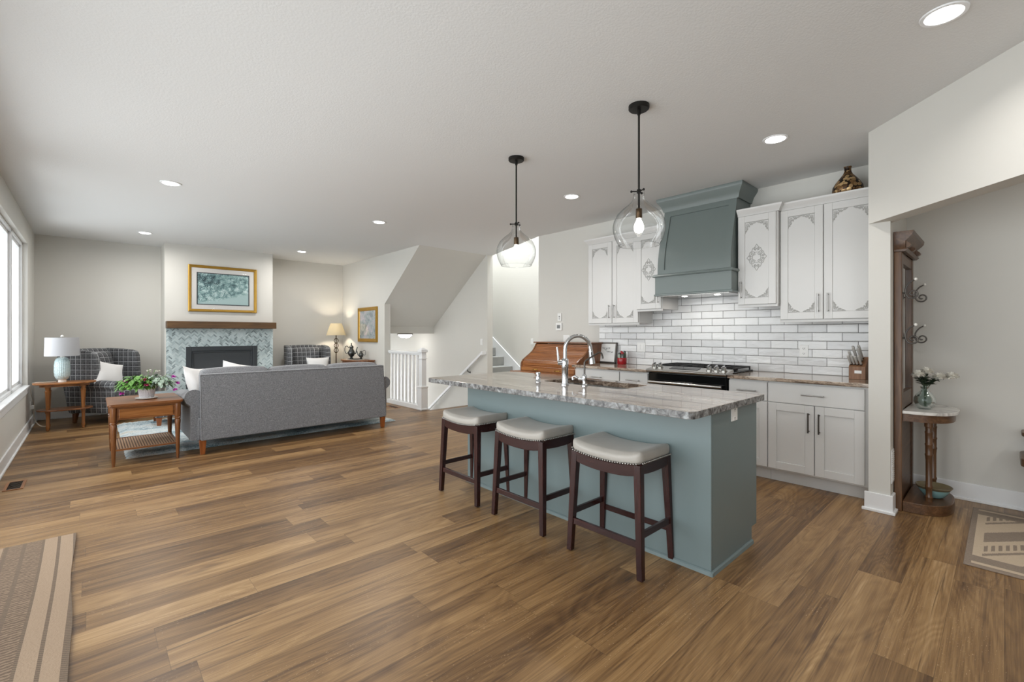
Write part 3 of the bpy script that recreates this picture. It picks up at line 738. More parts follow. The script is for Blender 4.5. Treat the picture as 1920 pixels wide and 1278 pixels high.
for (a0, a1) in ((ry0 + .01, ry0 + .27), (ry0 + .28, ry1 - .28), (ry1 - .27, ry1 - .01)):
    gr = MB(org)
    x0, x1 = 4.53, 4.99; z0, z1 = .952, .966
    for yy in (a0, (a0 + a1) / 2, a1 - .012): gr.box(x0, x1, yy, yy + .012, z0, z1)
    for xx in (x0, x0 + .15, x0 + .30, x1 - .012): gr.box(xx, xx + .012, a0, a1, z0, z1)
    for xx in (x0, x1 - .012):
        for yy in (a0, a1 - .012): gr.box(xx, xx + .012, yy, yy + .012, .930, z0)
    gr.build('burner_grate', 'cast_iron', t, bevel=.002, seg=1)
for xx in (4.64, 4.87):
    for yy in (ry0 + .14, ry1 - .14): MB(org).lathe((xx, yy, .930), [(.05, 0), (.048, .008), (.032, .010), (.030, .016), (.01, .017)], 18).build('burner', 'cast_iron', t, 40)
MB(org).lathe((4.75, 2.176, .930), [(.06, 0), (.058, .008), (.035, .010), (.03, .016), (.01, .017)], 18).build('burner', 'cast_iron', t, 40)

# range hood
org = (XK, 2.17, 1.70); t = thing('range_hood', 'grey-green painted wood range hood with flared body and crown', 'range hood', org)
hy0, hy1 = 1.79, 2.56
prof = []
for i in range(13):
    s_ = i / 12; prof.append((4.535 + .155 * s_ - .05 * math.sin(math.pi * s_) * (1 - s_), 1.925 + (2.64 - 1.925) * s_))
b = MB(org).prism(prof + [(XK - .001, 2.64), (XK - .001, 1.925)], 'y', hy0, hy1)
bo = b.build('hood_body', 'hood_paint', t, 25)
# applied frame on the front face: stiles and rails following the curve
fr = MB(org)
def strip(a0, a1, i0, i1, off=.012):
    pts = [(x - off, z) for x, z in prof[i0:i1 + 1]] + [(x + .001, z) for x, z in prof[i0:i1 + 1]][::-1]
    fr.prism(pts, 'y', a0, a1)
strip(hy0, hy0 + .075, 0, 12); strip(hy1 - .075, hy1, 0, 12); strip(hy0 + .075, hy1 - .075, 0, 1); strip(hy0 + .075, hy1 - .075, 11, 12)
fr.build('hood_frame', 'hood_paint', bo, 25)
bd = MB(org).box(4.50, XK - .001, hy0 - .018, hy1 + .018, 1.722, 1.918).box(4.492, XK - .001, hy0 - .028, hy1 + .028, 1.703, 1.722)
bd.build('hood_apron', 'hood_paint', t, bevel=.004)
mo = MB(org); pr = [(0, 1.905), (.016, 1.905), (.022, 1.914), (.016, 1.928), (.006, 1.935), (0, 1.935)]
mo.rings([[(XK - .001, hy0 - .018 - d, z) for d, z in pr], [(4.50 - d, hy0 - .018 - d, z) for d, z in pr], [(4.50 - d, hy1 + .018 + d, z) for d, z in pr], [(XK - .001, hy1 + .018 + d, z) for d, z in pr]])
mo.build('bead_moulding', 'hood_paint', t, 30)
cr = MB(org); pr = [(0, 2.64), (.014, 2.64), (.02, 2.66), (.034, 2.70), (.065, 2.745), (.072, 2.762), (.072, 2.784), (0, 2.784)]
cr.rings([[(XK - .001, hy0 - d, z) for d, z in pr], [(4.69 - d, hy0 - d, z) for d, z in pr], [(4.69 - d, hy1 + d, z) for d, z in pr], [(XK - .001, hy1 + d, z) for d, z in pr]])
cr.box(4.69, XK - .001, hy0, hy1, 2.64, 2.784); cr.build('crown_moulding', 'hood_paint', t, 25)
ln = MB(org).box(4.53, 5.0, hy0 + .02, hy1 - .02, 1.6995, 1.703); lo = ln.build('hood_liner', 'steel', t)
for yy in (2.0, 2.35): MB(org).lathe((4.72, yy, 1.6995), [(.03, 0), (.028, -.002), (.01, -.0025)], 16).build('hood_lamp', 'bulb_glow', lo, 40)
lamp('hood_light', 'AREA', (4.74, 2.17, 1.675), 1.1, (1, .95, .87), t, shape='RECTANGLE', size=.2, size_y=.5)

# ------------------------------------------------------------------ island
ix0, ix1, iy0, iy1 = 2.445, 3.085, 1.068, 3.22; org = (2.76, 2.14, 0)
t = thing('kitchen_island', 'grey-green painted kitchen island below the large granite top', 'kitchen island', org)
MB(org).box(ix0, ix0 + .02, iy0, iy1, 0, .875).build('front_panel', 'sage_paint', t, bevel=.002, seg=1)
MB(org).box(ix0 + .02, 3.10, iy0, iy0 + .02, .10, .875).box(ix0 + .02, 3.02, iy0, iy0 + .02, 0, .10).build('end_panel', 'sage_paint', t)
MB(org).box(ix0 + .02, 3.10, iy1 - .02, iy1, .10, .875).box(ix0 + .02, 3.02, iy1 - .02, iy1, 0, .10).build('end_panel', 'sage_paint', t)
MB(org).box(3.08, 3.10, iy0 + .02, iy1 - .02, .10, .875).box(3.0, 3.02, iy0 + .02, iy1 - .02, 0, .1).box(ix0 + .02, 3.08, iy0 + .02, iy1 - .02, .10, .12).build('cabinet_back', 'sage_paint', t)
sm = MB(org).prism([(ix0 - .014, 0), (ix0, 0), (ix0, .024), (ix0 - .004, .024), (ix0 - .011, .018)], 'y', iy0 - .014, iy1)
sm.prism([(iy0 - .014, 0), (iy0, 0), (iy0, .024), (iy0 - .004, .024), (iy0 - .011, .018)], 'x', ix0 - .014, 3.02)
sm.build('shoe_moulding', 'sage_paint', t)
# granite top with sink cut-out
cx0, cx1, cy0, cy1 = 2.160, 3.165, 1.035, 3.425; sx0, sx1, sy0, sy1 = 2.70, 3.06, 1.80, 2.56
def rr(x0, x1, y0, y1, r, n=5):
    out = []
    for (cx, cy, a) in ((x1 - r, y1 - r, 0), (x0 + r, y1 - r, 90), (x0 + r, y0 + r, 180), (x1 - r, y0 + r, 270)):
        out += [(cx + r * math.cos(R(a + 90 * i / n)), cy + r * math.sin(R(a + 90 * i / n))) for i in range(n + 1)]
    return out
corg = (2.66, 2.23, .876); b = MB(corg); bm = b.bm
outer = rr(cx0, cx1, cy0, cy1, .03); inner = rr(sx0, sx1, sy0, sy1, .05); n = len(outer)
lvl = {}
for z in (.876, .914):
    lvl[z] = ([b.v((*p, z)) for p in outer], [b.v((*p, z)) for p in inner])
for i in range(n):
    j = (i + 1) % n
    for z in (.876, .914): b.face([lvl[z][0][i], lvl[z][0][j], lvl[z][1][j], lvl[z][1][i]])
    fe = b.face([lvl[.876][0][i], lvl[.876][0][j], lvl[.914][0][j], lvl[.914][0][i]]); fe.material_index = 1
    b.face([lvl[.876][1][i], lvl[.876][1][j], lvl[.914][1][j], lvl[.914][1][i]])
tag(b.build('island_countertop', 'granite', None, bevel=.003, mats=['granite_edge']), 'large polished granite slab with chiselled edge topping the island', 'countertop')
so = (2.88, 2.18, .69); b = MB(so)
t = thing('undermount_sink', 'stainless undermount sink set into the island top', 'sink', so)
b.rings([[(*p, .8755) for p in rr(sx0 - .012, sx1 + .012, sy0 - .012, sy1 + .012, .06)], [(*p, .8755) for p in rr(sx0 + .004, sx1 - .004, sy0 + .004, sy1 - .004, .05)], [(*p, .70) for p in rr(sx0 + .01, sx1 - .01, sy0 + .01, sy1 - .01, .05)], [(*p, .69) for p in rr(sx0 + .03, sx1 - .03, sy0 + .03, sy1 - .03, .05)]], False)
b.face([b.v((*p, .69)) for p in rr(sx0 + .03, sx1 - .03, sy0 + .03, sy1 - .03, .05)]); b.build('basin', 'steel', t, 40)
MB(so).lathe((2.88, 2.18, .691), [(.045, 0), (.043, .003), (.02, .002)], 18).build('drain', 'chrome', t, 40)

# faucet (main)
fx, fy = 2.62, 2.245; fo = (fx, fy, .9145)
t = thing('kitchen_faucet', 'tall chrome gooseneck pull-down faucet on the island', 'faucet', fo)
MB(fo).lathe(fo, [(.032, 0), (.032, .006), (.026, .010), (.024, .02), (.0235, .12), (.026, .125), (.026, .19), (.021, .197), (.018, .20)], 22).build('faucet_body', 'chrome', t, 40)
# spout bends towards +x -y (over the sink)
dv = Vector((.80, -.60, 0)); rs = .098
pts = [Vector((fx, fy, .914 + .2)), Vector((fx, fy, 1.18))]
for i in range(1, 15):
    a = math.pi * i / 15; p = Vector((fx, fy, 1.18)) + dv * (rs - rs * math.cos(a)) + Vector((0, 0, rs * math.sin(a) * 1.05)); pts.append(p)
e = pts[-1]; dn = (dv * .12 + Vector((0, 0, -1))).normalized(); pts.append(e + dn * .03)
MB(fo).tube(pts, .0145, 14).build('spout', 'chrome', t, 50)
MB(fo).tube([pts[-1], pts[-1] + dn * .012, pts[-1] + dn * .02, pts[-1] + dn * .075, pts[-1] + dn * .10, pts[-1] + dn * .103], [.016, .018, .0165, .022, .024, .018], 16).build('spray_head', 'chrome', t, 50)
hv = Vector((-.72, .65, 0)); c0 = Vector((fx, fy, 1.08)); b = MB(fo)
b.cyl(c0 + hv * .015, c0 + hv * .055, .018, n=16).tube([c0 + hv * .048, c0 + hv * .052 + Vector((0, 0, .03)), c0 + hv * .062 + Vector((0, 0, .12))], [.008, .009, .0065], 10)
b.build('lever_handle', 'chrome', t, 50)
fx, fy = 2.70, 2.10; fo = (fx - .03, fy, .9145)
fx = fx - .03
t = thing('filter_faucet', 'small chrome drinking water faucet with lever, right of tall faucet', 'faucet', fo)
MB(fo).lathe(fo, [(.024, 0), (.024, .005), (.017, .01), (.014, .02), (.016, .045), (.019, .06), (.017, .078), (.010, .085), (.0075, .09)], 18).build('faucet_body', 'chrome', t, 45)
pts = [Vector((fx, fy, .998)), Vector((fx, fy, 1.085)), Vector((fx + .006, fy - .004, 1.10)), Vector((fx + .075, fy - .062, 1.155)), Vector((fx + .086, fy - .071, 1.16)), Vector((fx + .098, fy - .081, 1.155)), Vector((fx + .104, fy - .086, 1.13)), Vector((fx + .105, fy - .087, 1.115))]
MB(fo).tube(pts, .0065, 10).build('spout', 'dark_nickel', t, 50)
c0 = Vector((fx, fy, .965)); hv = Vector((-.6, .8, 0)); b = MB(fo); b.cyl(c0, c0 + hv * .045, .0125, n=12).tube([c0 + hv * .04, c0 + hv * .075 + Vector((0, 0, .022)), c0 + hv * .088 + Vector((0, 0, .012)), c0 + hv * .082 + Vector((0, 0, -.006))], [.009, .007, .007, .011], 10)
b.build('lever_handle', 'chrome', t, 50)
fo = (2.61, 2.515, .9145); t = thing('soap_dispenser', 'short chrome soap dispenser button left of the tall faucet', 'soap dispenser', fo)
MB(fo).lathe(fo, [(.023, 0), (.023, .004), (.019, .008), (.019, .045), (.014, .048)], 18).build('dispenser_body', 'chrome', t, 45)
MB(fo).lathe((fo[0], fo[1], fo[2] + .048), [(.012, 0), (.012, .012), (.020, .014), (.020, .028), (.015, .031)], 18).build('pump_head', 'chrome', t, 45)

def outlet(name, label, c, axis, w_=.072, h_=.116, kind='outlet', cat='outlet'):
    # axis: unit normal of the wall ('-x' or '-y')
    t = thing(name, label, cat, c); b = MB(c); x, y, z = c
    def bx(o, d, u0, u1, v0, v1):
        if axis == '-x': b.box(x - d, x - o, y + u0, y + u1, z + v0, z + v1)
        elif axis == '+x': b.box(x + o, x + d, y + u0, y + u1, z + v0, z + v1)
        else: b.box(x + u0, x + u1, y - d, y - o, z + v0, z + v1)
    bx(.0005, .006, -w_ / 2, w_ / 2, -h_ / 2, h_ / 2); b.build('cover_plate', 'plastic_white', t, bevel=.002)
    b = MB(c)
    if kind == 'outlet':
        for s_ in (-1, 1): bx(.006, .008, -.016, .016, s_ * .024 - .014, s_ * .024 + .014)
        p = b.build('receptacle', 'plastic_white', t, bevel=.001); b = MB(c)
        for s_ in (-1, 1):
            for k in (-.007, .005): bx(.0078, .0084, k, k + .003, s_ * .024 - .004, s_ * .024 + .006)
            bx(.0078, .0084, -.003, .002, s_ * .024 - .011, s_ * .024 - .007)
        b.build('slots', 'dark_slot', p)
    else:
        n_ = 1 if w_ < .1 else 2
        for k in range(n_):
            o_ = 0 if n_ == 1 else (k - .5) * .046
            bx(.006, .010, o_ - .016, o_ + .016, -.032, .032)
        b.build('rocker', 'plastic_white', t, bevel=.001)
    return t
outlet('wall_outlet', 'white outlet in the subway tile above the right counter', (5.0175, 1.304, 1.133), '-x')
outlet('wall_outlet', 'white outlet high on the end of the grey-green island', (2.742, iy0, .835), '-y', .085, .082)
outlet('light_switch', 'white double switch plate on the tile above the red crock', (5.0175, 3.06, 1.13), '-x', .115, .116, 'switch', 'switch')
outlet('light_switch', 'white switch on the bright wall beside the carpeted stairs', (6.4995, 6.428, 1.14), '-x', .072, .116, 'switch', 'switch')
outlet('light_switch', 'white switch on the wall above the handrail', (5.4995, 6.80, 1.14), '-x', .072, .116, 'switch', 'switch')
outlet('light_switch', 'white switch plate on the kitchen wall above the roll-top desk', (5.0295, 4.28, 1.22), '-x', .115, .116, 'switch', 'switch')

# thermostat and sensor
c = (5.0295, 4.415, 1.40); t = thing('thermostat', 'white thermostat with grey screen above the roll-top desk', 'thermostat', c)
MB(c).box(5.008, 5.0295, 4.36, 4.47, 1.345, 1.455).build('housing', 'plastic_white', t, bevel=.004)
MB(c).box(5.006, 5.008, 4.385, 4.445, 1.375, 1.425).build('screen', 'plastic_grey', t)
c = (5.0295, 4.405, 1.535); t = thing('wall_sensor', 'small white wall control mounted over the thermostat', 'wall control', c)
MB(c).box(5.014, 5.0295, 4.37, 4.44, 1.485, 1.595).build('housing', 'plastic_white', t, bevel=.003)
b = MB(c); b.box(5.012, 5.014, 4.395, 4.415, 1.535, 1.555).box(5.012, 5.014, 4.395, 4.415, 1.51, 1.52); b.build('buttons', 'plastic_grey', t)

# ------------------------------------------------------------------ stools
def stool():
    t = thing('bar_stool', '', 'stool', (0, 0, 0), 0, 'bar stools along the island')
    W, D, zb = .235, .165, .60          # half sizes (y, x), seat bottom
    def droop(p, u):
        z = p.z
        z += -.022 * (1 - abs(u.y) ** 2.0) + (.008 - .010 * (1 - abs(u.y) ** 2.0) if u.z > 0 else 0)
        return Vector((p.x, p.y, z))
    MB().cushion(-D, D, -W, W, zb, zb + .07, .030, (.004, .004, .008), 14, None, droop).build('seat_cushion', 'seat_leather', t, 60)
    ly = [(-W + .02) + i * (2 * W - .04) / 26 for i in range(27)]; lx = [(-D + .02) + i * (2 * D - .04) / 18 for i in range(19)]
    for row in ([(-D - .005, q) for q in ly], [(D + .005, q) for q in ly], [(q, -W - .005) for q in lx], [(q, W + .005) for q in lx]):
        nb = MB()
        for (px, py) in row: nb.ell((px, py, zb + .012 - .022 * max(0, 1 - (py / W) ** 2)), (.0062, .0062, .0062), 7, 5)
        nb.build('nailhead_row', 'nickel', t, 60)
    ap = MB()
    for sx in (-1, 1):     # long aprons with a curved underside
        pts = [((W - .02) * k / 6, zb + .004 - .022 * (1 - (k / 6) ** 2)) for k in range(-6, 7)] + [((W - .02) * math.cos(R(a)), zb - .045 - .034 * math.sin(R(a))) for a in range(0, 181, 15)]
        ap.prism(pts, 'x', sx * (D - .012) - .010, sx * (D - .012) + .010)
    for sy in (-1, 1):
        pts = [(-D + .02, zb + .004), (D - .02, zb + .004)] + [((D - .02) * math.cos(R(a)), zb - .040 - .016 * math.sin(R(a))) for a in range(0, 181, 15)]
        ap.prism(pts, 'y', sy * (W - .012) - .010, sy * (W - .012) + .010)
    ap.build('apron', 'mahogany_Y', t, bevel=.002, seg=1)
    F = {}
    for sx in (-1, 1):
        for sy in (-1, 1):
            top = (sx * (D - .022), sy * (W - .022)); bot = (sx * (D + .000), sy * (W + .004))
            MB().taper(bot, .0165, .0165, .004, top, .021, .021, zb).build('leg', 'mahogany_Z', t, bevel=.003)
            F[sx, sy] = (top, bot)
    for sx in (-1, 1): MB().taper((sx * (D - .004), 0), .009, W - .014, .165, (sx * (D - .006), 0), .009, W - .016, .200).build('stretcher', 'mahogany_Y', t, bevel=.002, seg=1)
    for sy in (-1, 1): MB().taper((0, sy * (W - .003)), D - .02, .009, .215, (0, sy * (W - .005)), D - .02, .009, .250).build('stretcher', 'mahogany_X', t, bevel=.002, seg=1)
    return t
st = stool(); st.location = (2.285, 1.535, 0); st['label'] = 'grey-seated bar stool nearest the viewpoint, by the island end'
dup(st, (2.295, 2.25, 0), label='grey-seated bar stool in the middle of the island row')
dup(st, (2.295, 2.925, 0), label='grey-seated bar stool farthest along the island, nearest the sofa')

# ------------------------------------------------------------------ pendants
def pendant(x, y, label):
    t = thing('pendant_light', label, 'pendant light', (x, y, CEIL), 0, 'glass pendants over the island'); o = (x, y, CEIL)
    MB(o).lathe((x, y, CEIL), [(.066, -.0005), (.066, -.022), (.060, -.028), (.02, -.030)], 28).build('canopy', 'black_metal', t, 40)
    rod = MB(o); rod.tube([(x, y, CEIL - .028), (x, y, CEIL - .06)], .011, 10).tube([(x, y, CEIL - .05), (x, y, 2.115)], .0065, 10).build('rod', 'black_metal', t, 40)
    cl = MB(o); cl.lathe((x, y, 2.215), [(.014, 0), (.014, .02), (.009, .026)], 14)
    for a in (10, 130, 250): cl.tube([(x, y, 2.226), (x + .046 * math.cos(R(a)), y + .046 * math.sin(R(a)), 2.226)], .004, 8).ell((x + .048 * math.cos(R(a)), y + .048 * math.sin(R(a)), 2.226), (.008, .008, .008), 8, 6)
    cl.build('shade_clamp', 'black_metal', t, 50)
    prof = [(.036, 2.235), (.034, 2.22), (.035, 2.19), (.043, 2.165), (.066, 2.14), (.105, 2.11), (.14, 2.075), (.160, 2.035), (.167, 2.0), (.166, 1.97), (.158, 1.935), (.142, 1.90), (.128, 1.875)]
    pr = [(r_, z_ - CEIL) for r_, z_ in prof] 
    MB(o).lathe((x, y, CEIL), pr, 40, False).build('glass_shade', 'globe_glass', t, 80)
    rim = MB(o); rim.tube([(x + .128 * math.cos(2 * math.pi * i / 40), y + .128 * math.sin(2 * math.pi * i / 40), 1.875) for i in range(40)], .0022, 6, True).build('shade_rim', 'globe_glass', t, 80)
    MB(o).lathe((x, y, 2.05), [(.006, .065), (.02, .062), (.021, .005), (.018, 0)], 16).build('socket', 'bronze', t, 40)
    MB(o).lathe((x, y, 1.955), [(.006, 0), (.022, .006), (.031, .022), (.032, .04), (.024, .066), (.014, .086), (.013, .097)], 18).build('bulb', 'bulb_glow', t, 80)
pendant(2.624, 1.618, 'clear glass pendant on black rod above the near end of the island')
pendant(2.644, 2.805, 'clear glass pendant on black rod above the far end of the island')

# ------------------------------------------------------------------ counter clutter
o = (4.80, .85, .9145); t = thing('knife_block', 'wooden knife block full of steel-handled knives on the right counter', 'knife block', o)
MB(o).prism([(4.715, .9145), (4.93, .9145), (4.93, 1.085), (4.86, 1.10), (4.715, 1.022)], 'y', .782, .896).build('block', 'block_wood', t, bevel=.003)
MB(o).box(4.7135, 4.7155, .808, .856, .966, .990).build('name_plate', 'plastic_white', t)
dk = Vector((-.62, .10, .78)).normalized()
KN = [(4.745, .885, 1.036, .10), (4.745, .862, 1.036, .10), (4.745, .84, 1.036, .095), (4.745, .815, 1.036, .10), (4.78, .88, 1.055, .125), (4.80, .85, 1.066, .15), (4.80, .82, 1.066, .14), (4.835, .86, 1.085, .14), (4.84, .82, 1.085, .15)]
for (x, y, z, L) in KN:
    b = Vector((x, y, z)); k = thing('kitchen_knife', 'steel-handled knife standing in the wooden knife block', 'knife', tuple(b), 0, 'knives in the block')
    side = dk.cross(Vector((0, 1, 0))).normalized()
    MB(b).tube([b + dk * .002, b + dk * .02, b + dk * (L * .5), b + dk * (L - .008), b + dk * L], [.008, .0085, .0095, .011, .007], 10).build('handle', 'knife_steel', k, 50)
    MB(b).tube([b + dk * .001, b + dk * .012], [.0105, .0095], 10).build('bolster', 'dark_nickel', k, 50)
# framed note
o = (4.96, 3.55, .9145); t = thing('framed_note', 'grey framed white board with black handwriting leaning on the tile', 'framed sign', o)
tl = Matrix.Translation(Vector(o)) @ Matrix.Rotation(R(9), 4, 'Y')
def TB(y0, y1, z0, z1, x0, x1):
    return [tuple(tl @ Vector(p)) for p in ((x0, y0, z0), (x1, y0, z0), (x1, y1, z0), (x0, y1, z0), (x0, y0, z1), (x1, y0, z1), (x1, y1, z1), (x0, y1, z1))]
b = MB(o); W, H = .15, .272
for a in (TB(-W, -W + .018, 0, H, -.012, .008), TB(W - .018, W, 0, H, -.012, .008), TB(-W, W, 0, .018, -.012, .008), TB(-W, W, H - .018, H, -.012, .008)): b.hexa(a)
b.build('frame', 'dark_nickel', t, bevel=.002)
MB(o).hexa(TB(-W + .018, W - .018, .018, H - .018, -.004, .006)).build('board', 'plastic_white', t)
b = MB(o)
def scrib(y, z, n, w_):
    pts = [tuple(tl @ Vector((-.0055, y - w_ * i / n, z + .006 * math.sin(i * 1.9) + .003 * math.sin(i * 3.7)))) for i in range(n + 1)]
    b.tube(pts, .0026, 5)
for (y, z, n, w_) in ((.075, .195, 7, .045), (.015, .192, 4, .022), (-.02, .196, 5, .03), (.035, .172, 4, .03), (.0, .148, 7, .05), (-.06, .144, 5, .04)): scrib(y, z, n, w_)
b.build('handwriting', 'marker_black', t, 60)
b = MB(o); b.tube([tuple(tl @ Vector((-.010, .108, z))) for z in (.055, .13)], .003, 6).tube([tuple(tl @ Vector((-.011, .108, z))) for z in (.17, .225)], .007, 8); b.build('marker_pen', 'marker_black', t, 60)
o = (4.90, 3.262, .9145); t = thing('red_crock', 'small red glass crock holding mini shakers beside framed note', 'crock', o)
MB(o).lathe(o, [(.052, 0), (.058, .008), (.058, .075), (.054, .082), (.050, .078), (.050, .012), (.01, .010)], 24).build('crock_body', 'red_gloss', t, 50)
for i, (dx, dy, m, hh) in enumerate(((-.022, .022, 'leaf_grey', .15), (-.022, -.022, 'pewter', .158), (.022, .02, 'red_gloss', .17), (.022, -.024, 'leaf_dark', .172))):
    s_ = thing('spice_shaker', ['grey-green shaker standing front left in the red crock', 'pewter shaker standing front right in the red crock', 'red shaker standing at the back of the red crock', 'dark green shaker standing back right in the red crock'][i], 'shaker', (o[0] + dx, o[1] + dy, o[2] + .0115))
    so_ = tuple(s_.location); MB(so_).lathe(so_, [(.016, 0), (.019, .01), (.019, hh - .05), (.014, hh - .04)], 14).build('shaker_body', m, s_, 50)
    MB(so_).lathe((so_[0], so_[1], so_[2] + hh - .04), [(.015, 0), (.015, .02), (.009, .026)], 14).build('shaker_cap', 'red_gloss' if i in (1, 2) else 'pewter', s_, 50)
# bronze vase on cabinet
o = (4.86, .93, 2.4945); t = MB(o).lathe(o, [(.07, 0), (.098, .015), (.114, .05), (.112, .085), (.09, .125), (.06, .165), (.036, .195), (.026, .22), (.025, .245), (.030, .262), (.024, .262), (.02, .24)], 36).build('bronze_vase', 'mosaic_bronze', None, 60)
tag(t, 'round bronze mosaic vase on top of the right upper cabinet', 'vase')

# roll-top desk
o = (4.7, 4.15, 0); dy0, dy1 = 3.64, 4.64; t = thing('roll_top_desk', 'honey oak roll-top desk against the wall left of the counter', 'desk', o)
MB(o).box(4.28, 5.02, dy0 - .02, dy1 + .03, .755, .785).build('desk_top', 'desk_wood', t, bevel=.005)
for y in (dy0, dy1 - .36): MB(o).box(4.34, 5.0, y, y + .36, .02, .755).build('pedestal', 'desk_wood', t, bevel=.004)
for y in (dy0, dy1 - .36):
    for z in (.08, .31, .54): 
        d = MB(o).box(4.325, 4.34, y + .02, y + .34, z, z + .2).build('drawer', 'desk_wood', t, bevel=.004)
        MB(o).box(4.305, 4.325, y + .12, y + .24, z + .09, z + .105).build('drawer_pull', 'brass', d, bevel=.003)
scv = [(4.455, .785), (4.450, .84), (4.458, .89), (4.49, .935), (4.555, .975), (4.625, 1.015), (4.69, 1.06), (4.735, 1.115), (4.76, 1.155)]
for y in (dy0, dy1 - .025): MB(o).prism([(5.0, .785)] + scv + [(4.78, 1.165), (5.0, 1.165)], 'y', y, y + .025).build('side_panel', 'walnut_Z', t, bevel=.003)
tb = MB(o); 
def along(path, k):
    L = [0]
    for a, b2 in zip(path, path[1:]): L.append(L[-1] + math.hypot(b2[0] - a[0], b2[1] - a[1]))
    s_ = k * L[-1]
    for i in range(len(path) - 1):
        if s_ <= L[i + 1] + 1e-9:
            f_ = (s_ - L[i]) / (L[i + 1] - L[i]); return (path[i][0] + f_ * (path[i + 1][0] - path[i][0]), path[i][1] + f_ * (path[i + 1][1] - path[i][1]))
ns = 22
for i in range(ns):
    p, q2 = along(scv, i / ns), along(scv, (i + .97) / ns); m = ((p[0] + q2[0]) / 2, (p[1] + q2[1]) / 2)
    d = Vector((q2[0] - p[0], q2[1] - p[1])).normalized(); nn = Vector((-d.y, d.x))
    if nn.x > 0: nn = -nn
    pts = [(p[0] + .02, p[1]), (p[0], p[1]), (m[0] + nn.x * .006, m[1] + nn.y * .006), (q2[0], q2[1]), (q2[0] + .02, q2[1])]
    pts = [(a + .012, b2) for a, b2 in pts]; tb.prism(pts, 'y', dy0 + .025, dy1 - .025)
tbo = tb.build('tambour', 'desk_wood', t, 20)
MB(o).box(4.447, 4.48, dy0 + .026, dy1 - .026, .787, .835).build('tambour_rail', 'oak_Y', tbo, bevel=.003)
for y in (dy1 - .30, dy0 + .30): MB(o).tube([(4.448, y - .045, .812), (4.421, y - .03, .81), (4.421, y + .03, .81), (4.448, y + .045, .812)], .006, 8).build('brass_pull', 'brass', tbo, 60)
MB(o).box(4.735, 5.02, dy0 - .02, dy1 + .02, 1.165, 1.182).build('top_shelf', 'walnut_Y', t, bevel=.004)

# ================================================================== STAIRS
rl = (4.16, 7.3, 0); t = thing('stair_railing', 'white painted balustrade with square newel post at the stairs', 'railing', rl)
nb = MB(rl); cx, cy = 4.155, 6.735
nb.box(cx - .062, cx + .062, cy - .062, cy + .062, .001, .40).box(cx - .045, cx + .045, cy - .045, cy + .045, .40, .98).box(cx - .07, cx + .07, cy - .07, cy + .07, .38, .405).box(cx - .07, cx + .07, cy - .07, cy + .07, .001, .03).box(cx - .055, cx + .055, cy - .055, cy + .055, .865, .885)
no = nb.build('newel_post', 'white_trim', t, bevel=.004)
MB(rl).hexa([(cx - .062, cy - .062, .98), (cx + .062, cy - .062, .98), (cx + .062, cy + .062, .98), (cx - .062, cy + .062, .98), (cx - .062, cy - .062, 1.02), (cx + .062, cy - .062, 1.02), (cx + .062, cy + .062, 1.02), (cx - .062, cy + .062, 1.02)]).hexa([(cx - .062, cy - .062, 1.02), (cx + .062, cy - .062, 1.02), (cx + .062, cy + .062, 1.02), (cx - .062, cy + .062, 1.02), (cx - .02, cy - .02, 1.055), (cx + .02, cy - .02, 1.055), (cx + .02, cy + .02, 1.055), (cx - .02, cy + .02, 1.055)]).build('newel_cap', 'white_trim', no, bevel=.003)
MB(rl).box(cx - .035, cx + .035, cy + .045, 7.899, .945, .985).box(cx - .022, cx + .022, cy + .045, 7.899, .925, .945).build('top_rail', 'white_trim', t, bevel=.004)
MB(rl).box(cx - .06, cx + .06, cy + .062, 7.899, .001, .075).build('bottom_rail', 'white_trim', t, bevel=.004)
for k in range(8): y = 6.90 + k * .128; MB(rl).box(cx - .018, cx + .018, y - .018, y + .018, .075, .925).build('baluster', 'white_trim', t, bevel=.003)
hr = (5.42, 6.7, .9); t = thing('wall_handrail', 'white sloping wall handrail on black bracket beside basement stairs', 'handrail', hr)
sl = -.69; P = lambda y: (5.43, y, .93 + sl * (y - 6.7))
b = MB(hr)
def rail_ring(y, dz=0): x, yy, z = P(y); return [(x - .022, yy, z - .025), (x + .022, yy, z - .025), (x + .022, yy, z + .03), (x - .022, yy, z + .03)]
b.rings([rail_ring(6.7), rail_ring(10.0)]); b.build('rail', 'white_trim', t, bevel=.006)
MB(hr).box(5.408, 5.4995, 6.66, 6.705, .90, .965).build('rail_return', 'white_trim', t, bevel=.004)
for y in (7.15, 8.9):
    x, yy, z = P(y); MB(hr).tube([(x, yy, z - .025), (x, yy, z - .055), (x + .02, yy, z - .075), (5.499, yy, z - .085)], .008, 8).lathe((5.494, yy, z - .085), [(.001, -.02), (.006, -.018), (.006, .018), (.001, .02)], 8).build('bracket', 'black_metal', t, 50)
# stairs going up (carpet)
su = MB()
for k in range(9):
    z1 = .0615 + .1875 * k; y0 = 6.19 + .27 * k
    su.box(5.635, 6.475, y0 - .02 if k else 6.3, 9.2 if k == 8 else y0 + .275, max(.0005, z1 - .1875), z1)
so_ = su.build('carpeted_stairs', 'carpet_stair', bevel=.012); tag(so_, 'grey carpeted steps rising beyond the roll-top desk', 'stairs'); so_['kind'] = 'structure'
sk = MB(); sk.prism([(6.2, 0), (9.2, 0), (9.2, 2.32), (6.2, .218)], 'x', 6.476, 6.4995)
struct(sk.build('trim_1', 'white_trim', bevel=.002), 'white sloping skirt board beside the carpeted stairs')
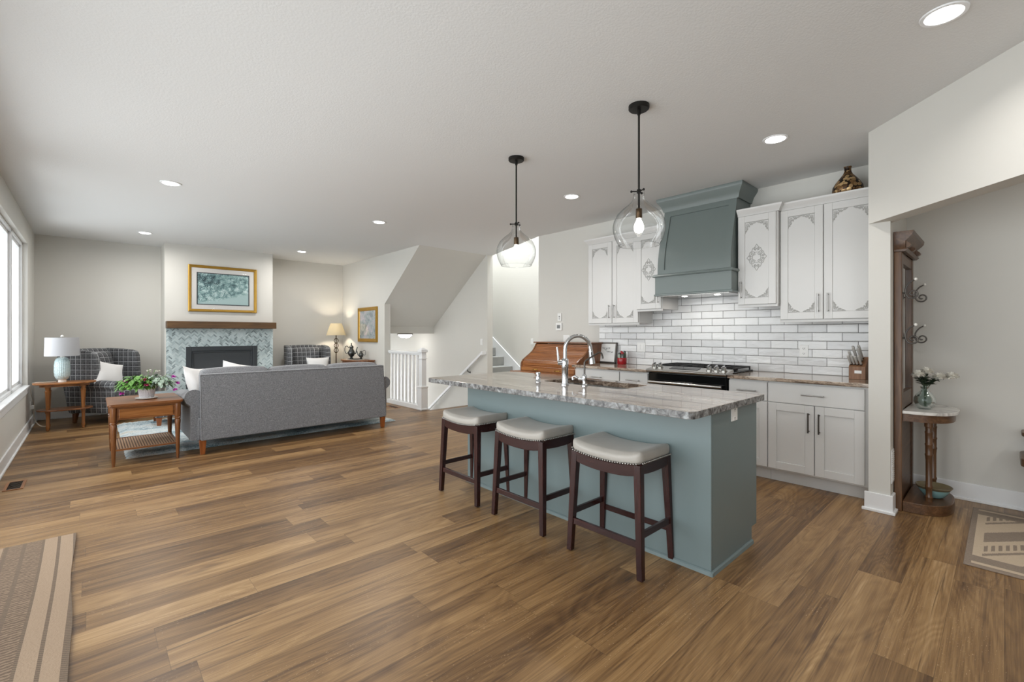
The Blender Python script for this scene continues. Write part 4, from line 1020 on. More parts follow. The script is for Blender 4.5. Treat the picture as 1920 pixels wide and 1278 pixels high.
# stairwell dome light
o = (5.02, 8.85, 1.2995); t = thing('flush_ceiling_light', 'flush dome ceiling light with dark rim in the stairwell', 'ceiling light', o)
MB(o).lathe(o, [(.165, 0), (.17, -.008), (.168, -.022), (.15, -.024)], 32).build('rim', 'bronze', t, 40)
MB(o).lathe(o, [(.15, -.0235), (.135, -.05), (.10, -.078), (.05, -.094), (.012, -.098)], 32).build('glass_dome', 'dome_glow', t, 70)
MB(o).lathe(o, [(.012, -.097), (.014, -.106), (.006, -.114)], 12).build('finial', 'bronze', t, 60)
lamp('stairwell_light', 'POINT', (4.75, 9.9, -.2), 45, (.95, .97, 1), shadow_soft_size=.15)  # added fill low in the stairwell, apart from the dome fixture
lamp('upstairs_light', 'AREA', (6.05, 7.4, 5.1), 150, (.90, .95, 1), shape='DISK', size=.5)  # this lamp and the next are added, unseen, to brighten the stair wall
lamp('upstairs_light', 'AREA', (5.9, 5.6, 5.1), 60, (.90, .95, 1), shape='DISK', size=.5)

# ================================================================== LIVING AREA
# fireplace
o = (1.70, 9.30, 0); fs = MB(o)
fs.box(.905, 2.50, 9.283, 9.2995, 1.078, 1.384).box(.905, 1.168, 9.283, 9.2995, 0, 1.078).box(2.238, 2.50, 9.283, 9.2995, 0, 1.078)
tag(fs.build('tile_surround', 'herringbone'), 'pale aqua herringbone mosaic tile around the fireplace', 'fireplace surround')
o = (1.70, 9.30, 0); t = thing('gas_fireplace', 'dark slate metal gas fireplace insert behind the sofa', 'fireplace', o)
def frame4(b, x0, x1, z0, z1, w_, ya, yb): b.box(x0, x0 + w_, ya, yb, z0, z1).box(x1 - w_, x1, ya, yb, z0, z1).box(x0 + w_, x1 - w_, ya, yb, z1 - w_, z1).box(x0 + w_, x1 - w_, ya, yb, z0, z0 + w_); return b
frame4(MB(o), 1.17, 2.236, .10, 1.076, .075, 9.268, 9.32).build('outer_frame', 'slate_metal', t, bevel=.006)
frame4(MB(o), 1.245, 2.161, .175, 1.001, .028, 9.285, 9.33).build('inner_frame', 'slate_metal', t, bevel=.004)
MB(o).box(1.273, 2.133, 9.30, 9.305, .203, .973).build('glass_front', 'reflection_grey_glass', t)
fb = MB(o).box(1.25, 2.156, 9.56, 9.58, .15, 1.02).box(1.25, 1.262, 9.33, 9.56, .15, 1.02).box(2.144, 2.156, 9.33, 9.56, .15, 1.02).box(1.25, 2.156, 9.33, 9.56, 1.0, 1.02).box(1.25, 2.156, 9.33, 9.56, .15, .17)
fb.build('firebox', 'firebox_grey', t)
for (a, b2) in (((1.4, 9.42, .21), (2.0, 9.47, .23)), ((1.5, 9.52, .22), (1.95, 9.44, .30))): MB(o).cyl(a, b2, .045, .04, 10).build('log', 'walnut_X', t, 50)
MB(o).box(1.17, 2.236, 9.27, 9.32, .012, .098).build('lower_grille', 'slate_metal', t, bevel=.004)
o = (1.70, 9.2, 1.385); tag(MB(o).box(.897, 2.512, 9.10, 9.2995, 1.388, 1.502).build('mantel_shelf', 'mantel_wood', None, bevel=.004), 'thick brown wood mantel beam above the herringbone tile', 'mantel')

def picture(name, label, cx, cz, w_, h_, axis, plane, fw, matw, art, inner=None):
    # axis 'y': hangs on wall y=plane facing -y ; axis 'x': wall x=plane facing -x
    o = (cx, plane, cz) if axis == 'y' else (plane, cx, cz)
    t = thing(name, label, 'picture', o)
    def bx(b, u0, u1, v0, v1, d0, d1):
        if axis == 'y': b.box(cx + u0, cx + u1, plane - d1, plane - d0, cz + v0, cz + v1)
        else: b.box(plane - d1, plane - d0, cx + u0, cx + u1, cz + v0, cz + v1)
        return b
    def ring(name, W, H, fw_, d0, d1, mat, prof=True):
        b = MB(o); W2, H2 = W / 2, H / 2
        def pt(u, v, d): return (cx + u, plane - d, cz + v) if axis == 'y' else (plane - d, cx + u, cz + v)
        pr = [(0, d0), (0, d1 * .85), (fw_ * .25, d1), (fw_ * .55, d1 * .8), (fw_ * .85, d1 * .75), (fw_, d1 * .5), (fw_, d0)] if prof else [(0, d0), (0, d1), (fw_, d1), (fw_, d0)]
        b.rings([[pt(su * (W2 - a), sv * (H2 - a), d) for a, d in pr] for su, sv in ((-1, -1), (1, -1), (1, 1), (-1, 1))], False, True)
        return b.build(name, mat, t, 30)
    ring('frame', w_, h_, fw, .001, .035, 'gold_frame')
    if matw: bx(MB(o), -w_ / 2 + fw, w_ / 2 - fw, -h_ / 2 + fw, h_ / 2 - fw, .004, .012).build('mat_board', 'mat_board', t)
    iw, ih = w_ / 2 - fw - matw, h_ / 2 - fw - matw
    if inner: ring('inner_border', 2 * iw + .02, 2 * ih + .02, .014, .012, .016, inner, False)
    bx(MB(o), -iw, iw, -ih, ih, .011, .0138).build('art_print', art, t)
    bx(MB(o), -w_ / 2 + fw, w_ / 2 - fw, -h_ / 2 + fw, h_ / 2 - fw, .0175, .019).build('glazing', 'picture_glass', t)
    return t
picture('framed_picture', 'wide gold framed garden print above the mantel', 1.713, 2.068, 1.03, .79, 'y', 9.30, .045, .085, 'landscape_print', 'slate_metal')
picture('framed_picture', 'smaller ornate gold framed picture left of the stair railing', 8.59, 1.475, .84, .69, 'x', 4.05, .07, 0, 'figure_print')

# shag rug
o = (1.81, 7.35, 0); rb = MB(o); nx_, ny_ = 110, 86; x0, x1, y0, y1 = .27, 3.35, 6.16, 8.55
gridv = []
for j in range(ny_ + 1):
    row = []
    for i in range(nx_ + 1):
        u, v_ = i / nx_, j / ny_; e = min(u, 1 - u, v_, 1 - v_)
        h_ = .006 + .026 * min(1, e * 40) + rnd.uniform(-.007, .007) * min(1, e * 40)
        row.append(rb.v((x0 + u * (x1 - x0) + rnd.uniform(-.006, .006), y0 + v_ * (y1 - y0) + rnd.uniform(-.006, .006), h_ if e > 0 else .002)))
    gridv.append(row)
for j in range(ny_):
    for i in range(nx_): rb.face([gridv[j][i], gridv[j][i + 1], gridv[j + 1][i + 1], gridv[j + 1][i]])
tag(rb.build('area_rug', 'shag', None, 80), 'blue-grey and cream shag rug under the sofa', 'rug')

# sofa (faces the fireplace, back towards us)
o = (1.93, 6.3, 0); t = thing('sofa', 'grey tweed three-seat sofa seen from behind', 'sofa', o)
sx0_, sx1_ = .74, 3.12
MB(o).cushion(sx0_ + .10, sx1_ - .10, 5.845, 6.68, .155, .40, .02, (0, 0, 0), 8).build('base', 'tweed', t, 60)
def lean(p, u): return Vector((p.x, p.y + (-.045 if u.z > 0 else 0) * 0 + .035 * (.5 - .5 * u.z) * 0, p.z))
bk = MB(o); bk.prism([(5.80, .155), (5.93, .155), (5.98, .845), (5.965, .86), (5.89, .86), (5.875, .85)], 'x', sx0_ + .125, sx1_ - .125)
bk.build('backrest', 'tweed', t, 30, bevel=.012, seg=3)
pp = MB(o); pp.tube([(sx0_ + .127, 5.805, .17), (sx0_ + .127, 5.878, .852), (sx1_ - .127, 5.878, .852), (sx1_ - .127, 5.805, .17)], .006, 8).build('piping', 'tweed', t, 60)
for s_, xa in ((-1, sx0_), (1, sx1_ - .035)):
    # rolled arm: profile in xz swept along y, sloping forward
    a = MB(o); inn = xa - s_ * (.13 if s_ < 0 else .10)
    def prof_arm(y, top):
        pts = []
        cxr = xa - s_ * .07; r_ = .085
        base = [(inn, .155), (xa - s_ * .045, .155), (xa - s_ * .045, top - .17)]
        roll = [(cxr + s_ * r_ * math.cos(R(aa)), top - r_ + r_ * math.sin(R(aa))) for aa in range(-40, 181, 20)]
        return [(x, y, z) for x, z in base + roll + [(inn, top - .2)]]
    a.rings([prof_arm(5.88, .70), prof_arm(5.90, .695), prof_arm(6.2, .655), prof_arm(6.55, .635), prof_arm(6.72, .63), prof_arm(6.735, .60)])
    a.build('arm', 'tweed', t, 40)
cw = (sx1_ - sx0_ - .28) / 3
for k in range(3):
    xa = sx0_ + .14 + k * cw
    MB(o).cushion(xa + .005, xa + cw - .005, 6.05, 6.72, .40, .54, .045, (0, .01, .025), 10).build('seat_cushion', 'tweed', t, 60)
    MB(o).cushion(xa + .01, xa + cw - .01, 5.975, 6.17, .53, .888 + (.012 if k == 0 else 0), .05, (.0, .03, .018), 12).build('back_cushion', 'tweed', t, 60)
for x in (sx0_ + .125, sx1_ - .165):
    for y, z in ((5.845, 0.0005), (6.60, .034)): MB(o).taper((x + .02, y + .02), .021, .021, z, (x + .02, y + .02), .031, .031, .156).build('leg', 'leg_wood', t, bevel=.003)
# throw pillows on the sofa
def pillow(label, c, size, rot, mat='white_cloth', thick=.07, grp=None):
    t = MB(c); n = 12; w_, h_ = size
    xf = Matrix.Translation(Vector(c)) @ Matrix.Rotation(R(rot[2]), 4, 'Z') @ Matrix.Rotation(R(rot[0]), 4, 'X') @ Matrix.Rotation(R(rot[1]), 4, 'Y')
    V = {}
    for sd in (1, -1):
        for i in range(n + 1):
            for j in range(n + 1):
                u, v_ = 2 * i / n - 1, 2 * j / n - 1
                edge = i in (0, n) or j in (0, n)
                if edge and sd < 0: V[sd, i, j] = V[1, i, j]; continue
                pin = 1 - .10 * (1 - u * u) * abs(v_) - .0; pin2 = 1 - .10 * (1 - v_ * v_) * abs(u)
                d = thick * ((1 - u ** 2) * (1 - v_ ** 2)) ** .45
                d *= 1 + .10 * math.sin(5 * u + 3 * v_)
                V[sd, i, j] = t.v(xf @ Vector((u * w_ / 2 * pin2, sd * d, v_ * h_ / 2 * pin)))
        for i in range(n):
            for j in range(n): t.face([V[sd, i, j], V[sd, i + 1, j], V[sd, i + 1, j + 1], V[sd, i, j + 1]])
    return tag(t.build('throw_pillow', mat, None, 80), label, 'pillow')
pillow('white throw pillow against the left arm of the grey sofa', (.92, 6.36, .725), (.40, .40), (-22, 10, 55))
pillow('white throw pillow poking above the sofa back cushions', (1.30, 6.27, .77), (.38, .36), (-14, 14, 4))

# end table beside sofa (with plant)
def lathe_leg(o, x, y, z0, z1, prof, mat, parent, name='leg', n=14):
    H = z1 - z0
    return MB(o).lathe((x, y, z0), [(r_, z_ * H) for r_, z_ in prof], n).build(name, mat, parent, 40)
o = (.41, 6.2, 0); t = thing('end_table', 'walnut end table with caned lower shelf holding the flowering plant', 'side table', o)
tx0, tx1, ty0, ty1 = .118, .715, 5.84, 6.58
MB(o).prism(rr(tx0, tx1, ty0, ty1, .03), 'z', .588, .612).prism(rr(tx0 + .012, tx1 - .012, ty0 + .012, ty1 - .012, .03), 'z', .574, .588).build('tabletop', 'walnut_X', t, bevel=.004)
ap = MB(o); ap.box(tx0 + .06, tx1 - .06, ty0 + .035, ty0 + .055, .452, .574).box(tx0 + .06, tx1 - .06, ty1 - .055, ty1 - .035, .452, .574).box(tx0 + .035, tx0 + .055, ty0 + .06, ty1 - .06, .452, .574).box(tx1 - .055, tx1 - .035, ty0 + .06, ty1 - .06, .452, .574)
ap.build('apron', 'walnut_X', t, bevel=.002)
MB(o).box(tx0 + .085, tx1 - .085, ty0 + .027, ty0 + .035, .468, .560).build('drawer_front', 'oak_X', t, bevel=.003)
prof = [(.012, 0), (.0125, .015), (.0115, .03), (.015, .06), (.024, .62), (.027, .70), (.022, .715), (.030, .735), (.024, .75), (.028, .765), (.028, 1)]
for x in (tx0 + .045, tx1 - .045):
    for y, z_ in ((ty0 + .045, .0005), (ty1 - .045, .036)): lathe_leg(o, x, y, z_, .574, prof, 'walnut_Z', t)
shf = MB(o); shf.box(tx0 + .05, tx1 - .05, ty0 + .035, ty0 + .055, .150, .168).box(tx0 + .05, tx1 - .05, ty1 - .055, ty1 - .035, .150, .168).box(tx0 + .035, tx0 + .055, ty0 + .05, ty1 - .05, .150, .168).box(tx1 - .055, tx1 - .035, ty0 + .05, ty1 - .05, .150, .168)
so_ = shf.build('lower_shelf', 'walnut_X', t, bevel=.002)
MB(o).box(tx0 + .055, tx1 - .055, ty0 + .055, ty1 - .055, .156, .164).build('cane_panel', 'cane', so_)
# flowering plant
px, py, pz = .435, 6.15, .6125; o = (px, py, pz)
t = thing('potted_plant', 'flowering plant in white lattice pot on the walnut end table', 'plant', o)
MB(o).lathe(o, [(.075, 0), (.086, .004), (.098, .014), (.094, .017), (.06, .010)], 30).build('saucer', 'ivory_ceramic', t, 50)
MB(o).lathe((px, py, pz + .011), [(.056, 0), (.061, .004), (.084, .135), (.086, .142), (.080, .142), (.074, .12)], 30).build('pot', 'pot_ceramic', t, 50)
MB(o).lathe((px, py, pz + .13), [(.075, 0), (.02, .012)], 20).build('soil', 'soil', t)
def blade(b, p0, d, L, w_, bend, fold=.2):
    d = Vector(d).normalized(); sd = d.cross(Vector((0, 0, 1))); sd = sd.normalized() if sd.length > .01 else Vector((1, 0, 0))
    pr = []; p = Vector(p0)
    for i in range(5):
        k = i / 4; ww = w_ * math.sin(math.pi * min(.97, .12 + .86 * k)) ; up = sd.cross(d)
        pr.append((b.v(p - sd * ww + up * ww * fold), b.v(p), b.v(p + sd * ww + up * ww * fold)))
        d = (d + Vector((0, 0, -bend / 4))).normalized(); p = p + d * L / 4
    for a, c2 in zip(pr, pr[1:]): b.face([a[0], a[1], c2[1], c2[0]]); b.face([a[1], a[2], c2[2], c2[1]])
top = pz + .142
def foliage(name, mat, n, cx_, spread, hmin, hmax):
    b = MB(o)
    for i in range(n):
        a = rnd.uniform(0, 2 * math.pi); rr_ = spread * math.sqrt(rnd.random()); 
        p = Vector((px + cx_ + rr_ * math.cos(a), py + rr_ * math.sin(a) * .8, top + rnd.uniform(hmin, hmax) * (1 - .6 * (rr_ / spread) ** 2)))
        blade(b, p, (math.cos(a) + rnd.uniform(-.4, .4), math.sin(a) + rnd.uniform(-.4, .4), rnd.uniform(-.3, .7)), rnd.uniform(.045, .085), rnd.uniform(.013, .022), rnd.uniform(.6, 1.6))
    q2 = b.build(name, mat, t, 80); q2['kind'] = 'stuff'; return q2
foliage('foliage', 'leaf_green', 230, -.075, .13, -.01, .115)
fg = foliage('foliage', 'leaf_grey', 150, .10, .125, -.01, .115); fg['label'] = 'grey-green variegated leaves on the right of the pot'
def bloom(b, c, r_, n=8):
    c = Vector(c)
    for k in range(n * 2):
        a = 2 * math.pi * k / n + rnd.uniform(-.2, .2); el = rnd.uniform(-.5, .9)
        blade(b, c, (math.cos(a), math.sin(a), el), r_ * 1.3, r_ * .5, .6)
FL = [((-.175, -.05, .055), 'petal_magenta'), ((-.205, -.09, -.055), 'petal_magenta'), ((-.19, -.02, .03), 'petal_magenta'), ((.225, -.03, .085), 'petal_magenta'), ((.26, -.05, .015), 'petal_magenta'), ((.235, -.07, -.055), 'petal_magenta'), ((-.03, -.11, .075), 'petal_pink'), ((-.01, -.12, .02), 'petal_pink'), ((.02, .02, .15), 'petal_white'), ((.09, -.02, .15), 'petal_white')]
for (d, m) in FL:
    b = MB(o); c0 = (px + d[0], py + d[1], top + d[2]); bloom(b, c0, .022)
    fl = b.build('flower', m, t, 80)
    MB(o).tube([(px + d[0] * .3, py + d[1] * .3, top + .02), (px + d[0] * .75, py + d[1] * .75, top + .03 + max(0, d[2]) * .9), c0], .0022, 6).build('stem', 'leaf_green', fl, 60)

# oval side table with lamp
o = (-.26, 8.73, 0); t = thing('side_table', 'oak oval side table with turned legs holding the white lamp', 'side table', o)
def oval(cx_, cy_, a_, b_, n=40, p=2.6):
    out = []
    for i in range(n):
        th = 2 * math.pi * i / n; ct_, st_ = math.cos(th), math.sin(th)
        out.append((cx_ + a_ * math.copysign(abs(ct_) ** (2 / p), ct_), cy_ + b_ * math.copysign(abs(st_) ** (2 / p), st_)))
    return out
MB(o).prism(oval(-.255, 8.73, .315, .20, 40, 2.2), 'z', .618, .640).build('tabletop', 'oak_X', t, 40, bevel=.005)
MB(o).prism(oval(-.255, 8.73, .25, .15), 'z', .585, .618).build('apron', 'oak_X', t, 40)
MB(o).prism(oval(-.255, 8.73, .28, .17), 'z', .262, .280).build('lower_shelf', 'walnut_X', t, 40, bevel=.004)
prof = [(.012, 0), (.018, .02), (.014, .04), (.020, .07), (.022, .10), (.017, .12), (.019, .38), (.026, .42), (.021, .45), (.019, .50), (.026, .86), (.030, .90), (.022, .92), (.030, 1.0)]
for x in (-.42, -.075):
    for y in (8.65, 8.81): lathe_leg(o, x, y, .0005, .587, prof, 'oak_Z', t)
o = (-.285, 8.74, .6405); t = thing('table_lamp', 'white table lamp with drum shade and pale blue textured base', 'lamp', o)
MB(o).lathe(o, [(.042, 0), (.042, .03), (.045, .035)], 26).build('lamp_foot', 'ivory_ceramic', t, 40)
bo = MB(o).lathe(o, [(.045, .034), (.062, .042), (.078, .085), (.083, .15), (.082, .22), (.075, .285), (.060, .32), (.040, .335), (.022, .338)], 36).build('lamp_base', 'lamp_ceramic', t, 60)
MB(o).lathe(o, [(.022, .337), (.022, .35), (.012, .352), (.010, .39)], 16).build('lamp_neck', 'ivory_ceramic', t, 40)
sh = MB(o); sh.lathe(o, [(.176, .355), (.170, .605)], 40, False).lathe(o, [(.172, .355), (.166, .605)], 40, False); sho = sh.build('lamp_shade', 'linen_shade', t, 60)
sp = MB(o)
for a in (0, 120, 240): sp.tube([(o[0], o[1], o[2] + .595), (o[0] + .166 * math.cos(R(a)), o[1] + .166 * math.sin(R(a)), o[2] + .595)], .002, 6)
sp.tube([(o[0], o[1], o[2] + .39), (o[0], o[1], o[2] + .61)], .004, 8).build('harp', 'chrome', t, 60)
MB(o).lathe((o[0], o[1], o[2] + .605), [(.006, 0), (.016, .008), (.018, .02), (.010, .032), (.003, .036)], 16).build('finial', 'ivory_ceramic', t, 60)
cordp = [(-.345, 8.74, .648), (-.44, 8.76, .646), (-.53, 8.78, .646), (-.582, 8.82, .62), (-.588, 8.86, .5), (-.565, 9.0, .32), (-.57, 9.05, .2), (-.56, 9.10, .08), (-.50, 9.06, .012), (-.42, 9.02, .008), (-.52, 9.2, .008), (-.575, 9.22, .10), (-.59, 9.2, .22), (-.596, 9.16, .27)]
def smooth(pts, n=6):
    P_ = [Vector(p) for p in pts]; out = []
    for i in range(len(P_) - 1):
        p0, p1, p2, p3 = P_[max(0, i - 1)], P_[i], P_[i + 1], P_[min(len(P_) - 1, i + 2)]
        for k in range(n):
            s_ = k / n; out.append(.5 * ((2 * p1) + (-p0 + p2) * s_ + (2 * p0 - 5 * p1 + 4 * p2 - p3) * s_ * s_ + (-p0 + 3 * p1 - 3 * p2 + p3) * s_ ** 3))
    return out + [P_[-1]]
tag(MB(cordp[0]).tube(smooth(cordp), .0035, 6).build('lamp_cord', 'cord_white', None, 60), 'pale lamp cord trailing from the oak side table to the wall', 'cord')
outlet('wall_outlet', 'white outlet low on the window wall behind the oak side table', (XW, 9.14, .30), '+x')
tag(MB((-.60, 9.16, .28)).box(-.6075, -.575, 9.135, 9.185, .255, .305).build('plug_adapter', 'plastic_white', None, bevel=.005), 'white plug adapter in the low window wall outlet', 'plug')

# wing armchairs
def armchair(label, loc, rot):
    t = thing('wing_armchair', label, 'armchair', loc, rot, 'plaid wing armchairs')
    # local: faces -y
    MB().cushion(-.34, .34, -.36, .36, .15, .36, .03, (0, 0, 0), 8).build('seat_base', 'plaid', t, 60)
    MB().cushion(-.27, .27, -.40, .26, .355, .50, .05, (0, .01, .03), 10).build('seat_cushion', 'plaid', t, 60)
    tl_ = Matrix.Translation((0, .24, .36)) @ Matrix.Rotation(R(-12), 4, 'X')
    b = MB(); b.cushion(-.37, .37, 0, .15, -.2, .72, .035, (0, .0, .02), 12, tl_); b.build('backrest', 'plaid', t, 60)
    b = MB(); b.cushion(-.26, .26, -.11, .015, .12, .66, .055, (0, .04, .01), 10, tl_); b.build('back_cushion', 'plaid', t, 60)
    for s_ in (-1, 1):
        # arm: side panel + rolled top
        a = MB()
        def ring(y, top, xo):
            pts = [(s_ * .275, .16), (s_ * .385, .16), (s_ * (.385 + xo), top - .12)]
            pts += [(s_ * (.345 + .075 * math.cos(R(q_))), top - .075 + .075 * math.sin(R(q_))) for q_ in range(-20, 201, 20)]
            return [(x, y, z) for x, z in pts]
        a.rings([ring(-.385, .60, .0), ring(-.37, .615, .01), ring(-.1, .625, .015), ring(.15, .64, .015), ring(.30, .64, .015)]); a.build('arm', 'plaid', t, 40)
        wg = MB(); out = [(-.10, .60), (-.09, .72), (-.085, .86), (-.075, .96), (-.045, 1.02), (.04, 1.045), (.20, 1.06), (.44, 1.07), (.40, .85), (.36, .60)]
        wg.prism([(y + 0, z) for y, z in out], 'x', s_ * .30, s_ * .385); wg.build('wing', 'plaid', t, 40, bevel=.015, seg=3)
    for sx in (-1, 1):
        for sy in (-1, 1): MB().taper((sx * .30, sy * .31), .018, .018, .0005, (sx * .29, sy * .30), .028, .028, .152).build('leg', 'walnut_Z', t, bevel=.003)
    return t
a1 = armchair('plaid wing armchair in the left corner beside the white table lamp', (.26, 9.19, 0), R(45))
a2 = dup(a1, (3.12, 9.18, 0), R(-8), 'plaid wing armchair right of the fireplace beside the lit floor lamp')
pillow('cream throw pillow on the left corner armchair', (.20, 9.03, .70), (.44, .38), (-20, 16, 42))
pillow('pale blue throw pillow on the armchair beside the floor lamp', (3.20, 8.93, .68), (.42, .34), (-14, 0, -8))
o = (.98, 8.12, 0); t = thing('ottoman', 'blue-grey upholstered ottoman between the armchair and sofa', 'ottoman', o)
MB(o).cushion(.62, 1.32, 7.82, 8.42, .30, .455, .06, (0, 0, .02), 10).build('cushion_top', 'ottoman_cloth', t, 60)
MB(o).cushion(.64, 1.30, 7.84, 8.40, .14, .31, .03, (0, 0, 0), 8).build('ottoman_base', 'plaid', t, 60)
for x in (.69, 1.25):
    for y in (7.89, 8.35): MB(o).taper((x, y), .022, .022, .034, (x, y), .032, .032, .145).build('leg', 'leg_wood', t, bevel=.003)

# floor lamp
o = (3.765, 9.48, 0); t = thing('floor_lamp', 'lit iron scroll floor lamp with cream shade in the far corner', 'lamp', o)
MB(o).lathe(o, [(.15, .0005), (.15, .015), (.06, .03), (.02, .05)], 28).build('lamp_base', 'bronze', t, 40)
pl = MB(o); pl.cyl((o[0], o[1], .045), (o[0], o[1], 1.30), .010, n=10)
po = pl.build('pole', 'bronze', t, 40)
for k in range(3): z = .90 + .10 * k + .05; pb = MB(o); pb.tube([(o[0] + .042 * math.cos(2 * math.pi * i / 20), o[1] - .002, z + .048 * math.sin(2 * math.pi * i / 20)) for i in range(20)], .0075, 8, True).build('scroll_ring', 'bronze', po, 60)
sh = MB(o).lathe((o[0], o[1], 0), [(.195, 1.262), (.110, 1.51)], 36, False).lathe((o[0], o[1], 0), [(.191, 1.262), (.106, 1.51)], 36, False); sh.build('lamp_shade', 'lit_shade', t, 60)
MB(o).lathe((o[0], o[1], 1.34), [(.012, 0), (.03, .03), (.032, .055), (.018, .085)], 14).build('bulb', 'bulb_glow', t, 80)
lamp('floor_lamp_light', 'POINT', (o[0], o[1], 1.40), 55, (1, .86, .66), t, shadow_soft_size=.035)

# corner demilune table with tea set
o = (4.03, 8.72, 0); t = thing('demilune_table', 'dark wood half-round table with tea set by the right wall', 'side table', o)
half = [(4.018, 8.72 + .50)] + [(4.018 - .42 * math.sin(R(a)), 8.72 + .50 * math.cos(R(a))) for a in range(10, 171, 10)] + [(4.018, 8.72 - .50)]
MB(o).prism(half, 'z', .765, .790).build('tabletop', 'walnut_Y', t, bevel=.004)
half2 = [(4.015 - (4.015 - x) * .93, 8.72 + (y - 8.72) * .93) for x, y in half]
MB(o).prism(half2, 'z', .675, .765).build('apron', 'walnut_Y', t)
for (x, y) in ((3.97, 8.30), (3.97, 9.14), (3.70, 8.52), (3.70, 8.92)): lathe_leg(o, x, y, .0005, .676, [(.012, 0), (.016, .04), (.022, .7), (.028, .8), (.026, 1)], 'walnut_Z', t)
ov = oval(3.83, 8.70, .15, .28, 32, 2); tag(MB((3.83, 8.70, .7905)).prism(ov, 'z', .7905, .7935).build('doily', 'doily', None), 'white oval doily under the tea set on the half-round table', 'doily')
tag(MB((3.83, 8.70, .794)).lathe((3.83, 8.70, .794), [(.10, 0), (.15, .006), (.17, .014), (.165, .016), (.12, .006)], 28, True, .75, 1.3).build('serving_tray', 'pewter', None, 50), 'oval pewter tray carrying the teapot and creamer', 'tray')
def pot_set(name, label, x, y, z, s_, cat, teapot=True, sg=-1):
    o = (x, y, z); t = thing(name, label, cat, o)
    MB(o).lathe(o, [(.030 * s_, 0), (.034 * s_, .010 * s_), (.018 * s_, .03 * s_), (.05 * s_, .06 * s_), (.066 * s_, .10 * s_), (.058 * s_, .14 * s_), (.036 * s_, .175 * s_), (.030 * s_, .20 * s_), (.040 * s_, .215 * s_)], 22).build('pot_body', 'pewter', t, 50)
    if teapot: MB(o).lathe((x, y, z + .213 * s_), [(.042 * s_, 0), (.034 * s_, .02 * s_), (.012 * s_, .04 * s_), (.008 * s_, .055 * s_), (.012 * s_, .065 * s_), (.005 * s_, .085 * s_)], 18).build('pot_lid', 'pewter', t, 50)
    d = Vector((.735, -.678, 0)) * sg; P_ = lambda a, h_: (x + d.x * a * s_, y + d.y * a * s_, z + h_ * s_)
    MB(o).tube(smooth([P_(.055, .12), P_(.10, .10), P_(.125, .15), P_(.115, .22), P_(.08, .235), P_(.045, .20)]), .007 * s_, 8).build('pot_handle', 'pewter', t, 60)
    MB(o).tube(smooth([P_(-.05, .09), P_(-.085, .11), P_(-.095, .17), P_(-.115, .22)]), [.014 * s_ * (1 - .4 * i / 18) for i in range(19)], 8).build('pot_spout', 'pewter', t, 60)
pot_set('teapot', 'tall ornate pewter teapot on the oval tray', 3.80, 8.80, .802, 1.05, 'teapot')
pot_set('creamer', 'small pewter creamer right of the tall teapot', 3.90, 8.585, .802, .72, 'creamer', False, 1)

# floor registers
def register(label, x, y, w_, l_, along):
    o = (x, y, 0); t = thing('floor_register', label, 'vent', o)
    a, b2 = (w_ / 2, l_ / 2) if along == 'y' else (l_ / 2, w_ / 2)
    frame = MB(o); frame.box(x - a, x - a + .02, y - b2, y + b2, .0005, .006).box(x + a - .02, x + a, y - b2, y + b2, .0005, .006).box(x - a + .02, x + a - .02, y - b2, y - b2 + .02, .0005, .006).box(x - a + .02, x + a - .02, y + b2 - .02, y + b2, .0005, .006).build('frame', 'oak_Y', t, bevel=.001)
    MB(o).box(x - a + .02, x + a - .02, y - b2 + .02, y + b2 - .02, .0005, .002).build('grille_back', 'dark_slot', t)
    s_ = MB(o); n_ = 10
    for k in range(n_):
        if along == 'y': yy = y - b2 + .03 + k * (2 * b2 - .06) / (n_ - 1); s_.box(x - a + .02, x + a - .02, yy - .004, yy + .004, .002, .005)
        else: xx = x - a + .03 + k * (2 * a - .06) / (n_ - 1); s_.box(xx - .004, xx + .004, y - b2 + .02, y + b2 - .02, .002, .005)
    s_.build('louvers', 'bronze', t)
register('brown floor register under the left window wall', -.475, 5.74, .12, .31, 'y')
register('floor register beside the stair railing', 3.93, 7.35, .11, .34, 'y')

# striped mat by the glass door
o = (-.072, 4.085, 0); b = MB(o); n_ = 60
L_, R_ = [], []
for i in range(n_ + 1):
    y = 4.085 - 2.6 * i / n_; wob = .008 * math.sin(y * 3.1) + .003 * math.sin(y * 7)
    R_.append((-.068 + wob, y)); L_.append((-.585 + wob * .3, y))
A = [[b.v((x, y, z)) for x, y in row] for z in (.0005, .010) for row in (L_, R_)]
for i in range(n_):
    b.face([A[2][i], A[3][i], A[3][i + 1], A[2][i + 1]]); b.face([A[0][i], A[1][i], A[1][i + 1], A[0][i + 1]])
    b.face([A[1][i], A[3][i], A[3][i + 1], A[1][i + 1]]); b.face([A[0][i], A[2][i], A[2][i + 1], A[0][i + 1]])
b.face([A[0][0], A[1][0], A[3][0], A[2][0]]); b.face([A[0][n_], A[1][n_], A[3][n_], A[2][n_]])
tag(b.build('striped_mat', 'striped_mat', None), 'long brown and tan striped woven mat along the glass door', 'rug')
o = (3.612, .158, 0); tag(MB(o).box(3.612, 4.832, -1.75, .158, .0005, .009).build('patterned_mat', 'border_mat', None, bevel=.003), 'beige and taupe patterned flat-weave mat in the hall opening', 'rug')

